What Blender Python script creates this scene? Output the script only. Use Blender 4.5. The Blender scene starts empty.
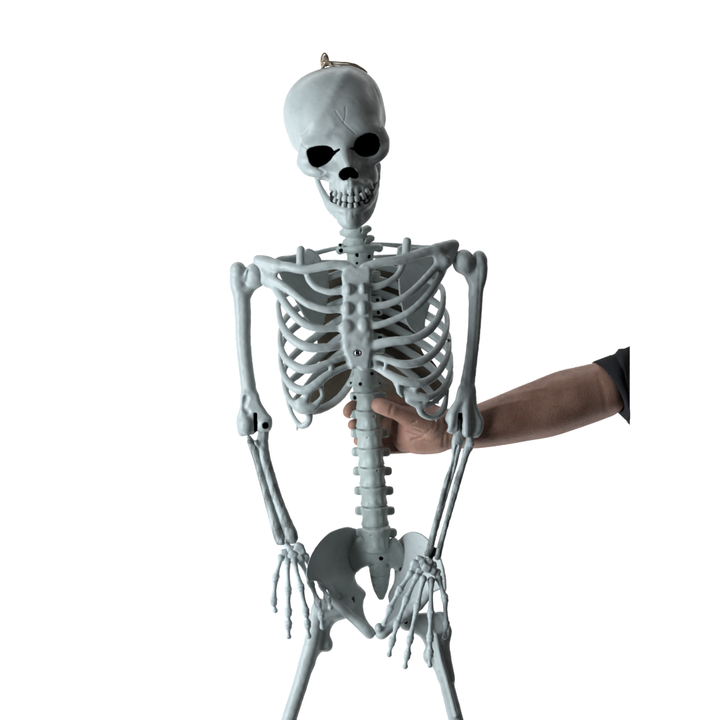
import bpy, math, random
import numpy as np
from mathutils import Vector

random.seed(4)
rng = np.random.default_rng(7)
scene = bpy.context.scene
C = scene.collection

# ------------------------------------------------------------------ camera, light, exposure
DIST = 1200.0                                    # camera distance in mm from the plane of the shoulders
cam_d = bpy.data.cameras.new('camera')
cam = bpy.data.objects.new('camera', cam_d)
C.objects.link(cam)
cam.location = (0, -DIST / 1000, 0)
cam.rotation_euler = (math.radians(90), 0, 0)
cam_d.sensor_width = 36
cam_d.lens = 36 * DIST / 720.0
cam_d.clip_start = 0.016
cam_d.clip_end = 60
scene.camera = cam

world = bpy.data.worlds.new('World')
scene.world = world
world.use_nodes = True
bg = world.node_tree.nodes['Background']
bg.inputs[0].default_value = (0.80, 0.90, 1.0, 1)
bg.inputs[1].default_value = 0.016

def area(name, loc, target, size, size_y, power, col):
    d = bpy.data.lights.new(name, 'AREA')
    d.shape = 'RECTANGLE'
    d.size, d.size_y, d.energy, d.color = size, size_y, power, col
    o = bpy.data.objects.new(name, d)
    C.objects.link(o)
    o.location = loc
    o.rotation_euler = (Vector(target) - Vector(loc)).to_track_quat('-Z', 'Y').to_euler()
    return o

area('window_light', (-1.25, -0.66, -0.14), (0, 0.0, -0.05), 0.75, 1.3, 34, (0.89, 0.965, 1.0))
area('room_fill', (0.5, -1.05, 0.95), (0, 0, 0.1), 1.0, 1.0, 1.35, (1.0, 0.95, 0.88))
area('added_backdrop_lamp_top', (0, 4.0, 8.0), (0, 12.0, -0.5), 20.0, 1.0, 2000, (1, 1, 1))  # this and the next: unseen lamps added to burn the backdrop to white
area('added_backdrop_lamp_low', (0, 4.0, -8.0), (0, 12.0, 0.5), 20.0, 1.0, 2000, (1, 1, 1))

scene.view_settings.view_transform = 'Standard'
scene.view_settings.look = 'None'
scene.view_settings.exposure = 0
scene.view_settings.gamma = 1
scene.render.engine = 'CYCLES'
scene.cycles.max_bounces = 6

# ------------------------------------------------------------------ materials
def new_mat(name):
    m = bpy.data.materials.new(name)
    m.use_nodes = True
    nt = m.node_tree
    return m, nt, nt.nodes['Principled BSDF']

def plastic(name, base, stain, rough=0.37, stain_amt=0.5, bump=0.22, scale=1.0, spec=0.38, stretch=(1, 1, 1), cut=0.0, hi=0.72):
    m, nt, b = new_mat(name)
    N, L = nt.nodes, nt.links
    tc = N.new('ShaderNodeTexCoord')
    n1 = N.new('ShaderNodeTexNoise'); n1.inputs['Scale'].default_value = 38 * scale; n1.inputs['Detail'].default_value = 6
    n2 = N.new('ShaderNodeTexNoise'); n2.inputs['Scale'].default_value = 240 * scale; n2.inputs['Detail'].default_value = 4
    mp = N.new('ShaderNodeMapping'); mp.inputs['Scale'].default_value = stretch
    L.new(tc.outputs['Object'], mp.inputs['Vector'])
    L.new(mp.outputs[0], n1.inputs['Vector']); L.new(mp.outputs[0], n2.inputs['Vector'])
    r1 = N.new('ShaderNodeValToRGB'); r1.color_ramp.elements[0].position = 0.47 - cut; r1.color_ramp.elements[1].position = hi
    L.new(n1.outputs['Fac'], r1.inputs['Fac'])
    r2 = N.new('ShaderNodeValToRGB'); r2.color_ramp.elements[0].position = 0.58; r2.color_ramp.elements[1].position = 0.70
    L.new(n2.outputs['Fac'], r2.inputs['Fac'])
    mul = N.new('ShaderNodeMath'); mul.operation = 'MULTIPLY'; mul.inputs[1].default_value = stain_amt * 0.55
    L.new(r1.outputs['Color'], mul.inputs[0])
    mad = N.new('ShaderNodeMath'); mad.operation = 'MULTIPLY_ADD'; mad.inputs[1].default_value = stain_amt * 0.45
    L.new(r2.outputs['Color'], mad.inputs[0]); L.new(mul.outputs[0], mad.inputs[2])
    mix = N.new('ShaderNodeMix'); mix.data_type = 'RGBA'
    mix.inputs['A'].default_value = (*base, 1); mix.inputs['B'].default_value = (*stain, 1)
    L.new(mad.outputs[0], mix.inputs['Factor'])
    # black paint in sockets and screw holes, laid on where the mesh says so
    at = N.new('ShaderNodeAttribute'); at.attribute_name = 'paint'
    ed = N.new('ShaderNodeMapRange'); ed.interpolation_type = 'SMOOTHSTEP'; ed.inputs['From Min'].default_value = 0.40; ed.inputs['From Max'].default_value = 0.58
    L.new(at.outputs['Fac'], ed.inputs['Value'])
    pm = N.new('ShaderNodeMix'); pm.data_type = 'RGBA'; pm.inputs['B'].default_value = (0.0035, 0.0035, 0.004, 1)
    L.new(ed.outputs['Result'], pm.inputs['Factor']); L.new(mix.outputs['Result'], pm.inputs['A'])
    L.new(pm.outputs['Result'], b.inputs['Base Color'])
    sp = N.new('ShaderNodeMapRange'); sp.inputs['To Min'].default_value = spec; sp.inputs['To Max'].default_value = 0.02
    L.new(ed.outputs['Result'], sp.inputs['Value']); L.new(sp.outputs['Result'], b.inputs['Specular IOR Level'])
    rr = N.new('ShaderNodeMapRange'); rr.inputs['To Min'].default_value = rough - 0.07; rr.inputs['To Max'].default_value = rough + 0.12
    L.new(n2.outputs['Fac'], rr.inputs['Value']); L.new(rr.outputs['Result'], b.inputs['Roughness'])
    b.inputs['Specular IOR Level'].default_value = spec
    n3 = N.new('ShaderNodeTexNoise'); n3.inputs['Scale'].default_value = 120 * scale; n3.inputs['Detail'].default_value = 5
    L.new(tc.outputs['Object'], n3.inputs['Vector'])
    bp = N.new('ShaderNodeBump'); bp.inputs['Strength'].default_value = bump; bp.inputs['Distance'].default_value = 0.0012
    L.new(n3.outputs['Fac'], bp.inputs['Height']); L.new(bp.outputs['Normal'], b.inputs['Normal'])
    return m

def simple(name, col, rough=0.6, metal=0.0, spec=0.3):
    m, nt, b = new_mat(name)
    N, L = nt.nodes, nt.links
    tc = N.new('ShaderNodeTexCoord')
    n = N.new('ShaderNodeTexNoise'); n.inputs['Scale'].default_value = 300; n.inputs['Detail'].default_value = 4
    L.new(tc.outputs['Object'], n.inputs['Vector'])
    mix = N.new('ShaderNodeMix'); mix.data_type = 'RGBA'
    mix.inputs['A'].default_value = (*[c * 0.75 for c in col], 1); mix.inputs['B'].default_value = (*[min(1, c * 1.25) for c in col], 1)
    L.new(n.outputs['Fac'], mix.inputs['Factor']); L.new(mix.outputs['Result'], b.inputs['Base Color'])
    b.inputs['Roughness'].default_value = rough
    b.inputs['Metallic'].default_value = metal
    b.inputs['Specular IOR Level'].default_value = spec
    return m

BONE = plastic('bone_plastic', (0.455, 0.495, 0.497), (0.24, 0.28, 0.255), stain_amt=0.55)
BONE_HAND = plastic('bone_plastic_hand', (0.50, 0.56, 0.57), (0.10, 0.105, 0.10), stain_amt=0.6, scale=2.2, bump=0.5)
BONE_ARM = plastic('bone_plastic_forearm', (0.47, 0.52, 0.525), (0.045, 0.041, 0.032), stain_amt=1.15, scale=2.6, bump=0.5, stretch=(1.7, 1.7, 0.09), cut=0.03, hi=0.60)  # dark streaks: antique wash, plus forearm shade put into the colour
BONE_SPINE = plastic('bone_plastic_spine', (0.435, 0.49, 0.475), (0.20, 0.235, 0.21), stain_amt=0.7, scale=1.3)
TOOTH = plastic('tooth_plastic', (0.49, 0.53, 0.52), (0.30, 0.30, 0.26), rough=0.33, bump=0.1)
BLACK = simple('black_paint', (0.006, 0.006, 0.007), 0.55, spec=0.15)
GUM = simple('dark_gum_paint', (0.007, 0.008, 0.009), 0.6, spec=0.12)
STEEL = simple('screw_steel', (0.55, 0.55, 0.54), 0.28, 1.0)
BROWN = simple('background_brown', (0.115, 0.094, 0.068), 0.85)  # colour of the room background left showing between the ribs

# ------------------------------------------------------------------ distance-field sculpting (all in mm)
def E(px, py, d):
    """pixel of the photograph at depth d (mm behind the shoulder plane) -> point in mm"""
    k = (DIST + d) / DIST
    return np.array([(px - 360.0) * k, d, (360.0 - py) * k])

def catmull(P, n, closed=False):
    P = np.asarray(P, float)
    if closed:
        Q = np.vstack([P[-1], P, P[0], P[1]])
    else:
        Q = np.vstack([2 * P[0] - P[1], P, 2 * P[-1] - P[-2]])
    out = []
    m = len(Q) - 3
    for i in range(m):
        p0, p1, p2, p3 = Q[i:i + 4]
        for t in np.linspace(0, 1, n, endpoint=False):
            out.append(0.5 * ((2 * p1) + (-p0 + p2) * t + (2 * p0 - 5 * p1 + 4 * p2 - p3) * t * t + (-p0 + 3 * p1 - 3 * p2 + p3) * t ** 3))
    if not closed:
        out.append(P[-1])
    return np.array(out)

def poly_sd(poly, x, y):
    d = np.full(x.shape, 1e9)
    s = np.ones(x.shape)
    n = len(poly)
    for i in range(n):
        a = poly[i]; b = poly[i - 1]
        ex, ey = b[0] - a[0], b[1] - a[1]
        wx, wy = x - a[0], y - a[1]
        t = np.clip((wx * ex + wy * ey) / (ex * ex + ey * ey + 1e-12), 0, 1)
        d = np.minimum(d, (wx - ex * t) ** 2 + (wy - ey * t) ** 2)
        c1 = y >= a[1]; c2 = y < b[1]; c3 = ex * wy > ey * wx
        flip = (c1 & c2 & c3) | (~c1 & ~c2 & ~c3)
        s = np.where(flip, -s, s)
    return s * np.sqrt(d)

def thin_plate(pts):
    pts = np.asarray(pts, float)
    n = len(pts)
    if n < 3:
        return lambda x, y: np.full(np.broadcast(x, y).shape, pts[:, 2].mean())
    def K(r2): return r2 * np.log(r2 + 1e-9) * 0.5
    A = np.zeros((n + 3, n + 3))
    dx = pts[:, None, 0] - pts[None, :, 0]; dy = pts[:, None, 1] - pts[None, :, 1]
    A[:n, :n] = K(dx ** 2 + dy ** 2) + np.eye(n) * 2.0
    A[:n, n] = 1; A[:n, n + 1] = pts[:, 0]; A[:n, n + 2] = pts[:, 1]
    A[n:, :n] = A[:n, n:].T
    w = np.linalg.lstsq(A, np.concatenate([pts[:, 2], [0, 0, 0]]), rcond=None)[0]
    def f(x, y):
        r = w[n] + w[n + 1] * x + w[n + 2] * y
        for i in range(n):
            r = r + w[i] * K((x - pts[i, 0]) ** 2 + (y - pts[i, 1]) ** 2)
        return r
    return f

class Field:
    def __init__(s, lo, hi, h):
        s.lo = np.asarray(lo, float); s.h = h
        n = np.ceil((np.asarray(hi) - s.lo) / h).astype(int) + 1
        s.n = n
        s.ax = [(s.lo[i] + h * np.arange(n[i])).astype(np.float32) for i in range(3)]
        s.f = np.full(n, 25.0, np.float32)
        s.lab = np.zeros(n, np.int16)
        s.names = ['']
    def lid(s, name):
        if name not in s.names: s.names.append(name)
        return s.names.index(name)
    def sl(s, lo, hi):
        a = np.clip(np.floor((np.asarray(lo) - s.lo) / s.h).astype(int), 0, s.n - 1)
        b = np.clip(np.ceil((np.asarray(hi) - s.lo) / s.h).astype(int) + 1, 1, s.n)
        b = np.maximum(b, a + 1)
        return tuple(slice(a[i], b[i]) for i in range(3))
    def grid(s, sl):
        return s.ax[0][sl[0]][:, None, None], s.ax[1][sl[1]][None, :, None], s.ax[2][sl[2]][None, None, :]
    def union(s, sl, d, k, name):
        f = s.f[sl]; d = d.astype(np.float32)
        if name is not None:
            s.lab[sl] = np.where(d < f, s.lid(name), s.lab[sl])
        if k > 0:
            g = np.clip(0.5 + 0.5 * (f - d) / k, 0, 1)
            s.f[sl] = f * (1 - g) + d * g - k * g * (1 - g)
        else:
            s.f[sl] = np.minimum(f, d)
    def carve(s, sl, d, k, name=None):
        f = s.f[sl]; d = -d.astype(np.float32)
        if name is not None:
            s.lab[sl] = np.where((d > f - 0.3), s.lid(name), s.lab[sl])
        if k > 0:
            g = np.clip(0.5 - 0.5 * (f - d) / k, 0, 1)
            s.f[sl] = f * (1 - g) + d * g + k * g * (1 - g)
        else:
            s.f[sl] = np.maximum(f, d)
    def put(s, sl, d, k, name, mode):
        (s.union if mode == 'u' else s.carve)(sl, d, k, name)
    # superellipsoid: centre, radii, 3x3 rows = local axes
    def ell(s, c, r, name=None, k=2.0, R=None, n=2.0, mode='u'):
        c = np.asarray(c, float); r = np.asarray(r, float)
        R = np.eye(3) if R is None else np.asarray(R, float)
        ext = np.abs(R.T) @ r + k + 2.5 * s.h
        sl = s.sl(c - ext, c + ext)
        X, Y, Z = s.grid(sl)
        X = X - c[0]; Y = Y - c[1]; Z = Z - c[2]
        q = [R[i, 0] * X + R[i, 1] * Y + R[i, 2] * Z for i in range(3)]
        kk = sum(np.abs(q[i] / r[i]) ** n for i in range(3)) ** (1.0 / n)
        L = np.sqrt(sum(a * a for a in q))
        d = np.where(kk > 1e-3, L * (1 - 1 / np.maximum(kk, 1e-3)), -r.min())
        d = np.maximum(d, -r.min())
        s.put(sl, d, k, name, mode)
    # tube through (px,py,d,r) points; flat = squash factor along a direction
    def tube(s, P, name=None, k=1.5, n=6, flat=None, fdir=(0, 1, 0), mode='u', raw=False, closed=False):
        P = np.asarray(P, float)
        S = catmull(P, n, closed) if len(P) > 2 or closed else P
        pts = S[:, :3] if raw else np.array([E(*p[:3]) for p in S])
        rad = np.maximum(S[:, 3], 0.3)
        mg = rad.max() + k + 3 * s.h
        sl = s.sl(pts.min(0) - mg, pts.max(0) + mg)
        T = np.full([q.stop - q.start for q in sl], 25.0, np.float32)
        fd = np.asarray(fdir, float); fd /= np.linalg.norm(fd)
        m = len(pts)
        for i in range(m if closed else m - 1):
            a, b = pts[i], pts[(i + 1) % m]; ra, rb = rad[i], rad[(i + 1) % m]
            g = max(ra, rb) + k + 2.5 * s.h
            q = s.sl(np.minimum(a, b) - g, np.maximum(a, b) + g)
            X, Y, Z = s.grid(q)
            ab = b - a; L2 = ab @ ab + 1e-9
            x, y, z = X - a[0], Y - a[1], Z - a[2]
            t = np.clip((x * ab[0] + y * ab[1] + z * ab[2]) / L2, 0, 1)
            x = x - t * ab[0]; y = y - t * ab[1]; z = z - t * ab[2]
            l2 = x * x + y * y + z * z
            if flat:
                w = x * fd[0] + y * fd[1] + z * fd[2]
                l2 = l2 + w * w * (flat * flat - 1)
            d = np.sqrt(l2) - (ra + (rb - ra) * t)
            if flat:
                d = d / (1 + (flat - 1) * 0.5)
            qq = tuple(slice(q[j].start - sl[j].start, q[j].stop - sl[j].start) for j in range(3))
            T[qq] = np.minimum(T[qq], d)
        s.put(sl, T, k, name, mode)
    # plate: outline in photo pixels, own depth surface, own thickness (mm)
    def plate(s, poly, depth, thick, name=None, k=1.5, rnd=1.5, smooth=5, mode='u'):
        poly = np.asarray(poly, float)
        if smooth: poly = catmull(poly, smooth, closed=True)
        g = thin_plate(depth)
        gd = g(poly[:, 0], poly[:, 1])
        dep = np.concatenate([gd, np.asarray(depth)[:, 2]])
        dlo, dhi = dep.min() - thick, dep.max() + thick
        pts = [E(p[0], p[1], d) for p in poly for d in (dlo, dhi)]
        mg = k + 3 * s.h
        sl = s.sl(np.min(pts, 0) - mg, np.max(pts, 0) + mg)
        X, Y, Z = s.grid(sl)
        sc = DIST / (DIST + Y)
        px = 360 + X * sc; py = 360 - Z * sc
        px, py = np.broadcast_arrays(px, py)
        d2 = poly_sd(poly, px, py) + rnd
        dz = np.abs(Y - g(px, py)) * 0.93 - thick / 2 + rnd
        d = np.sqrt(np.maximum(d2, 0) ** 2 + np.maximum(dz, 0) ** 2) + np.minimum(np.maximum(d2, dz), 0) - rnd
        s.put(sl, d, k, name, mode)
    # vertebral body: waisted drum around an axis
    def drum(s, c, rx, ry, h, axis, waist=0.12, name=None, k=1.0, rnd=2.0):
        c = np.asarray(c, float); ax = np.asarray(axis, float); ax /= np.linalg.norm(ax)
        u = np.array([1.0, 0, 0]); u -= ax * (u @ ax); u /= np.linalg.norm(u)
        v = np.cross(ax, u)
        ext = max(rx, ry, h) + 4
        sl = s.sl(c - ext, c + ext)
        X, Y, Z = s.grid(sl)
        X, Y, Z = X - c[0], Y - c[1], Z - c[2]
        a = X * u[0] + Y * u[1] + Z * u[2]; b = X * v[0] + Y * v[1] + Z * v[2]; t = X * ax[0] + Y * ax[1] + Z * ax[2]
        w = 1 - waist * np.clip(1 - (t / (h * 0.8)) ** 2, 0, 1)
        kk = np.sqrt((a / (rx * w)) ** 2 + (b / (ry * w)) ** 2)
        d2 = np.sqrt(a * a + b * b) * (1 - 1 / np.maximum(kk, 0.05)) + rnd
        dz = np.abs(t) - h + rnd
        d = np.sqrt(np.maximum(d2, 0) ** 2 + np.maximum(dz, 0) ** 2) + np.minimum(np.maximum(d2, dz), 0) - rnd
        s.union(sl, d, k, name)

def surface_nets(F):
    f = F.f.copy(); h = F.h
    f[0] = f[-1] = 9; f[:, 0] = f[:, -1] = 9; f[:, :, 0] = f[:, :, -1] = 9
    s = f < 0
    cnt = np.zeros(np.array(f.shape) - 1, np.int8)
    offs = [(i, j, k) for i in (0, 1) for j in (0, 1) for k in (0, 1)]
    for i, j, k in offs:
        cnt += s[i:f.shape[0] - 1 + i, j:f.shape[1] - 1 + j, k:f.shape[2] - 1 + k]
    I, J, K = np.nonzero((cnt > 0) & (cnt < 8))
    vid = np.full(cnt.shape, -1, np.int32); vid[I, J, K] = np.arange(len(I))
    cv = {o: f[I + o[0], J + o[1], K + o[2]].astype(float) for o in offs}
    acc = np.zeros((len(I), 3)); num = np.zeros(len(I))
    for o in offs:
        for a in range(3):
            if o[a] == 0:
                o2 = list(o); o2[a] = 1; o2 = tuple(o2)
                v0, v1 = cv[o], cv[o2]
                m = (v0 < 0) != (v1 < 0)
                t = np.where(m, v0 / np.where(m, v0 - v1, 1), 0)
                p = np.array(o, float)[None, :].repeat(len(I), 0); p[:, a] = t
                acc += p * m[:, None]; num += m
    loc = acc / np.maximum(num, 1)[:, None]
    V = F.lo + h * (np.stack([I, J, K], 1) + loc)
    quads = []
    for a in range(3):
        b, c = (a + 1) % 3, (a + 2) % 3
        sl0 = [slice(1, -1)] * 3; sl1 = [slice(1, -1)] * 3
        sl0[a] = slice(0, -1); sl1[a] = slice(1, None)
        e0, e1 = s[tuple(sl0)], s[tuple(sl1)]
        P = np.stack(np.nonzero(e0 != e1), 1)
        if len(P) == 0: continue
        inside = e0[tuple(P.T)]
        P[:, b] += 1; P[:, c] += 1
        def vi(db, dc):
            Q = P.copy(); Q[:, b] += db; Q[:, c] += dc
            return vid[tuple(Q.T)]
        q = np.stack([vi(-1, -1), vi(0, -1), vi(0, 0), vi(-1, 0)], 1)
        q[~inside] = q[~inside][:, ::-1]
        quads.append(q)
    Q = np.vstack(quads)
    Q = Q[(Q >= 0).all(1)]
    idx = np.clip(np.round((V - F.lo) / h).astype(int), 0, F.n - 1)
    lab = F.lab[tuple(idx.T)]
    # normals from the field's own gradient, sampled trilinearly
    g = [np.gradient(f, axis=a) for a in range(3)]
    q = (V - F.lo) / h; i0 = np.clip(np.floor(q).astype(int), 0, F.n - 2); fr = q - i0
    N = np.zeros_like(V)
    for o in offs:
        w = np.prod(np.where(np.array(o) == 1, fr, 1 - fr), axis=1)
        ii = tuple((i0 + np.array(o)).T)
        for a in range(3): N[:, a] += w * g[a][ii]
    N /= np.linalg.norm(N, axis=1)[:, None] + 1e-9
    return V, Q, lab, N

def relax(V, Q, it=2, lam=0.5):
    if it == 0: return V
    e = np.vstack([Q[:, [0, 1]], Q[:, [1, 2]], Q[:, [2, 3]], Q[:, [3, 0]]])
    deg = np.bincount(e.ravel(), minlength=len(V)).astype(float)
    for t in range(it * 2):
        acc = np.zeros_like(V)
        for a in range(3):
            acc[:, a] = np.bincount(e[:, 0], V[e[:, 1], a], len(V)) + np.bincount(e[:, 1], V[e[:, 0], a], len(V))
        V = V + (lam if t % 2 == 0 else -lam * 1.03) * (acc / np.maximum(deg, 1)[:, None] - V)
    return V

def vnormals(V, Q):
    n = np.cross(V[Q[:, 2]] - V[Q[:, 0]], V[Q[:, 3]] - V[Q[:, 1]])
    N = np.zeros_like(V)
    for j in range(4):
        for a in range(3):
            N[:, a] += np.bincount(Q[:, j], n[:, a], len(V))
    return N / (np.linalg.norm(N, axis=1)[:, None] + 1e-12)

def link_mesh(name, V, Q, mats, parent=None, N=None, origin=None, paint=None):
    """V in mm -> mesh object whose origin is its own middle"""
    V = np.asarray(V, float) / 1000.0
    o3 = (V.min(0) + V.max(0)) / 2 if origin is None else np.asarray(origin) / 1000.0
    me = bpy.data.meshes.new(name)
    Q = np.asarray(Q)
    nf, nv = len(Q), Q.shape[1]
    me.vertices.add(len(V)); me.vertices.foreach_set('co', (V - o3).astype(np.float32).ravel())
    me.loops.add(nf * nv); me.loops.foreach_set('vertex_index', Q.astype(np.int32).ravel())
    me.polygons.add(nf)
    me.polygons.foreach_set('loop_start', np.arange(0, nf * nv, nv, dtype=np.int32))
    me.polygons.foreach_set('loop_total', np.full(nf, nv, np.int32))
    me.polygons.foreach_set('use_smooth', np.ones(nf, bool))
    me.update(calc_edges=True)
    me.validate()
    if paint is not None and len(me.vertices) == len(paint):
        at = me.attributes.new('paint', 'FLOAT', 'POINT')
        at.data.foreach_set('value', np.asarray(paint, np.float32))
    if N is not None and len(me.vertices) == len(N):
        me.normals_split_custom_set_from_vertices(np.asarray(N, np.float32).tolist())
    me.materials.append(mats)
    o = bpy.data.objects.new(name, me)
    C.objects.link(o)
    o.location = o3
    if parent is not None:
        adopt(o, parent)
    return o

def adopt(o, parent):
    w = Vector(o.location)
    pw = Vector((0, 0, 0)); p = parent
    while p: pw += p.location; p = p.parent
    o.parent = parent
    o.location = w - pw

def deform_lines(V, N, lines):
    """press shallow grooves (or raise ridges) along lines given in photo pixels, on surfaces that face the camera"""
    sc = DIST / (DIST + V[:, 1]); px = 360 + V[:, 0] * sc; py = 360 - V[:, 2] * sc
    amt = np.zeros(len(V))
    for pts, width, depth, dr in lines:
        pts = catmull(pts, 5) if len(pts) > 2 else np.asarray(pts, float)
        d = np.full(len(V), 1e9)
        for a, b in zip(pts[:-1], pts[1:]):
            ex, ey = b - a
            t = np.clip(((px - a[0]) * ex + (py - a[1]) * ey) / (ex * ex + ey * ey + 1e-9), 0, 1)
            d = np.minimum(d, np.hypot(px - a[0] - ex * t, py - a[1] - ey * t))
        w = np.exp(-(d / width) ** 2) * ((V[:, 1] > dr[0]) & (V[:, 1] < dr[1])) * np.clip(-N[:, 1] * 2, 0, 1)
        amt -= depth * w
    return V + N * amt[:, None]

_W = [(rng.normal(size=3) * 2 * math.pi / L, rng.uniform(0, 6.28), a) for L, a in ((16, .30), (13, .28), (10, .26), (8, .22), (6.5, .2), (5, .16), (4, .12), (3.4, .1)) for _ in (0, 1)]
def uneven(V, N, amp):
    """the slight unevenness of cast plastic"""
    d = sum(a * np.sin(V @ k * 0.6 + p) for k, p, a in _W)
    return V + N * (d * amp)[:, None]

PAINTED = ('eye_socket', 'nose_hole', 'screw_hole', 'joint_slot')
def build(F, mats, parent, names=None, it=1, lines=None, default=BONE, rough=0.13):
    """one mesh per label of the field; label 'a:b' becomes a part a with its own index b"""
    V, Q, lab, N = surface_nets(F)
    V = relax(V, Q, it)
    V = uneven(V, N, rough)
    if lines:
        V = deform_lines(V, N, lines)
    N = vnormals(V, Q)
    # a face belongs to the label most of its corners have
    fl = np.sort(lab[Q], axis=1)[:, 1]
    dark = np.array([n.split(':')[0] in PAINTED for n in F.names])
    paint = None
    if dark.any():
        paint = dark[lab].astype(float)
        e = np.vstack([Q[:, [0, 1]], Q[:, [1, 2]], Q[:, [2, 3]], Q[:, [3, 0]]])
        deg = np.bincount(e.ravel(), minlength=len(V)).astype(float)
        for _ in range(6):
            acc = np.bincount(e[:, 0], paint[e[:, 1]], len(V)) + np.bincount(e[:, 1], paint[e[:, 0]], len(V))
            paint = 0.4 * paint + 0.6 * acc / np.maximum(deg, 1)
    out = {}
    for i in np.unique(fl):
        if i == 0 and len(np.unique(fl)) > 1:
            fl[fl == 0] = np.unique(fl)[1]
    for i in np.unique(fl):
        nm = F.names[i] or 'bone'
        q = Q[fl == i]
        if len(q) < 6: continue
        u, inv = np.unique(q, return_inverse=True)
        q = inv.reshape(q.shape)
        base = nm.split(':')[0]
        par = parent(nm, out) if callable(parent) else parent
        out[nm] = link_mesh(base, V[u], q, mats.get(base, default), par, N[u], paint=None if paint is None else paint[u])
    return out

def box_of(pts, mg):
    P = np.array([E(*p[:3]) for p in pts])
    return P.min(0) - mg, P.max(0) + mg

# ------------------------------------------------------------------ the setting
def backdrop():
    x, z, y0, y1 = 14000, 7500, 12000, 12040
    V = [(-x, y0, -z), (x, y0, -z), (x, y0, z), (-x, y0, z), (-x, y1, -z), (x, y1, -z), (x, y1, z), (-x, y1, z)]
    Q = [(0, 1, 2, 3), (5, 4, 7, 6), (1, 5, 6, 2), (4, 0, 3, 7), (3, 2, 6, 7), (4, 5, 1, 0)]
    o = link_mesh('backdrop', V, Q, simple('white_paint', (0.8, 0.8, 0.8), 0.9, spec=0.0))
    for p in o.data.polygons: p.use_smooth = False
    o['kind'] = 'structure'
    o['label'] = 'plain bright white backdrop filling the view behind everything'
    return o
backdrop()

# ------------------------------------------------------------------ the skeleton
skel = bpy.data.objects.new('skeleton', None)
C.objects.link(skel)
skel.empty_display_size = 0.05
skel.location = (0.015, 0.0, -0.42)
skel['label'] = 'pale grey plastic toy skeleton with tilted skull held upright by its spine'
skel['category'] = 'skeleton'

# ---- skull
YAW, ROLL = 0.10, 0.2495
rr_ = np.array([math.cos(ROLL), 0, math.sin(ROLL)]); uu_ = np.array([-math.sin(ROLL), 0, math.cos(ROLL)]); ff_ = np.array([0, -1.0, 0])
RA = math.cos(YAW) * rr_ - math.sin(YAW) * ff_
FA = math.cos(YAW) * ff_ + math.sin(YAW) * rr_
HEAD = np.stack([RA, uu_, FA])
def Hd(a, b, c):
    v = a * RA + b * uu_ + c * FA
    return E(340.5 + v[0], 155 - v[2], v[1])
def Ht(pts): return [(*Hd(*p[:3]), p[3]) for p in pts]

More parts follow.
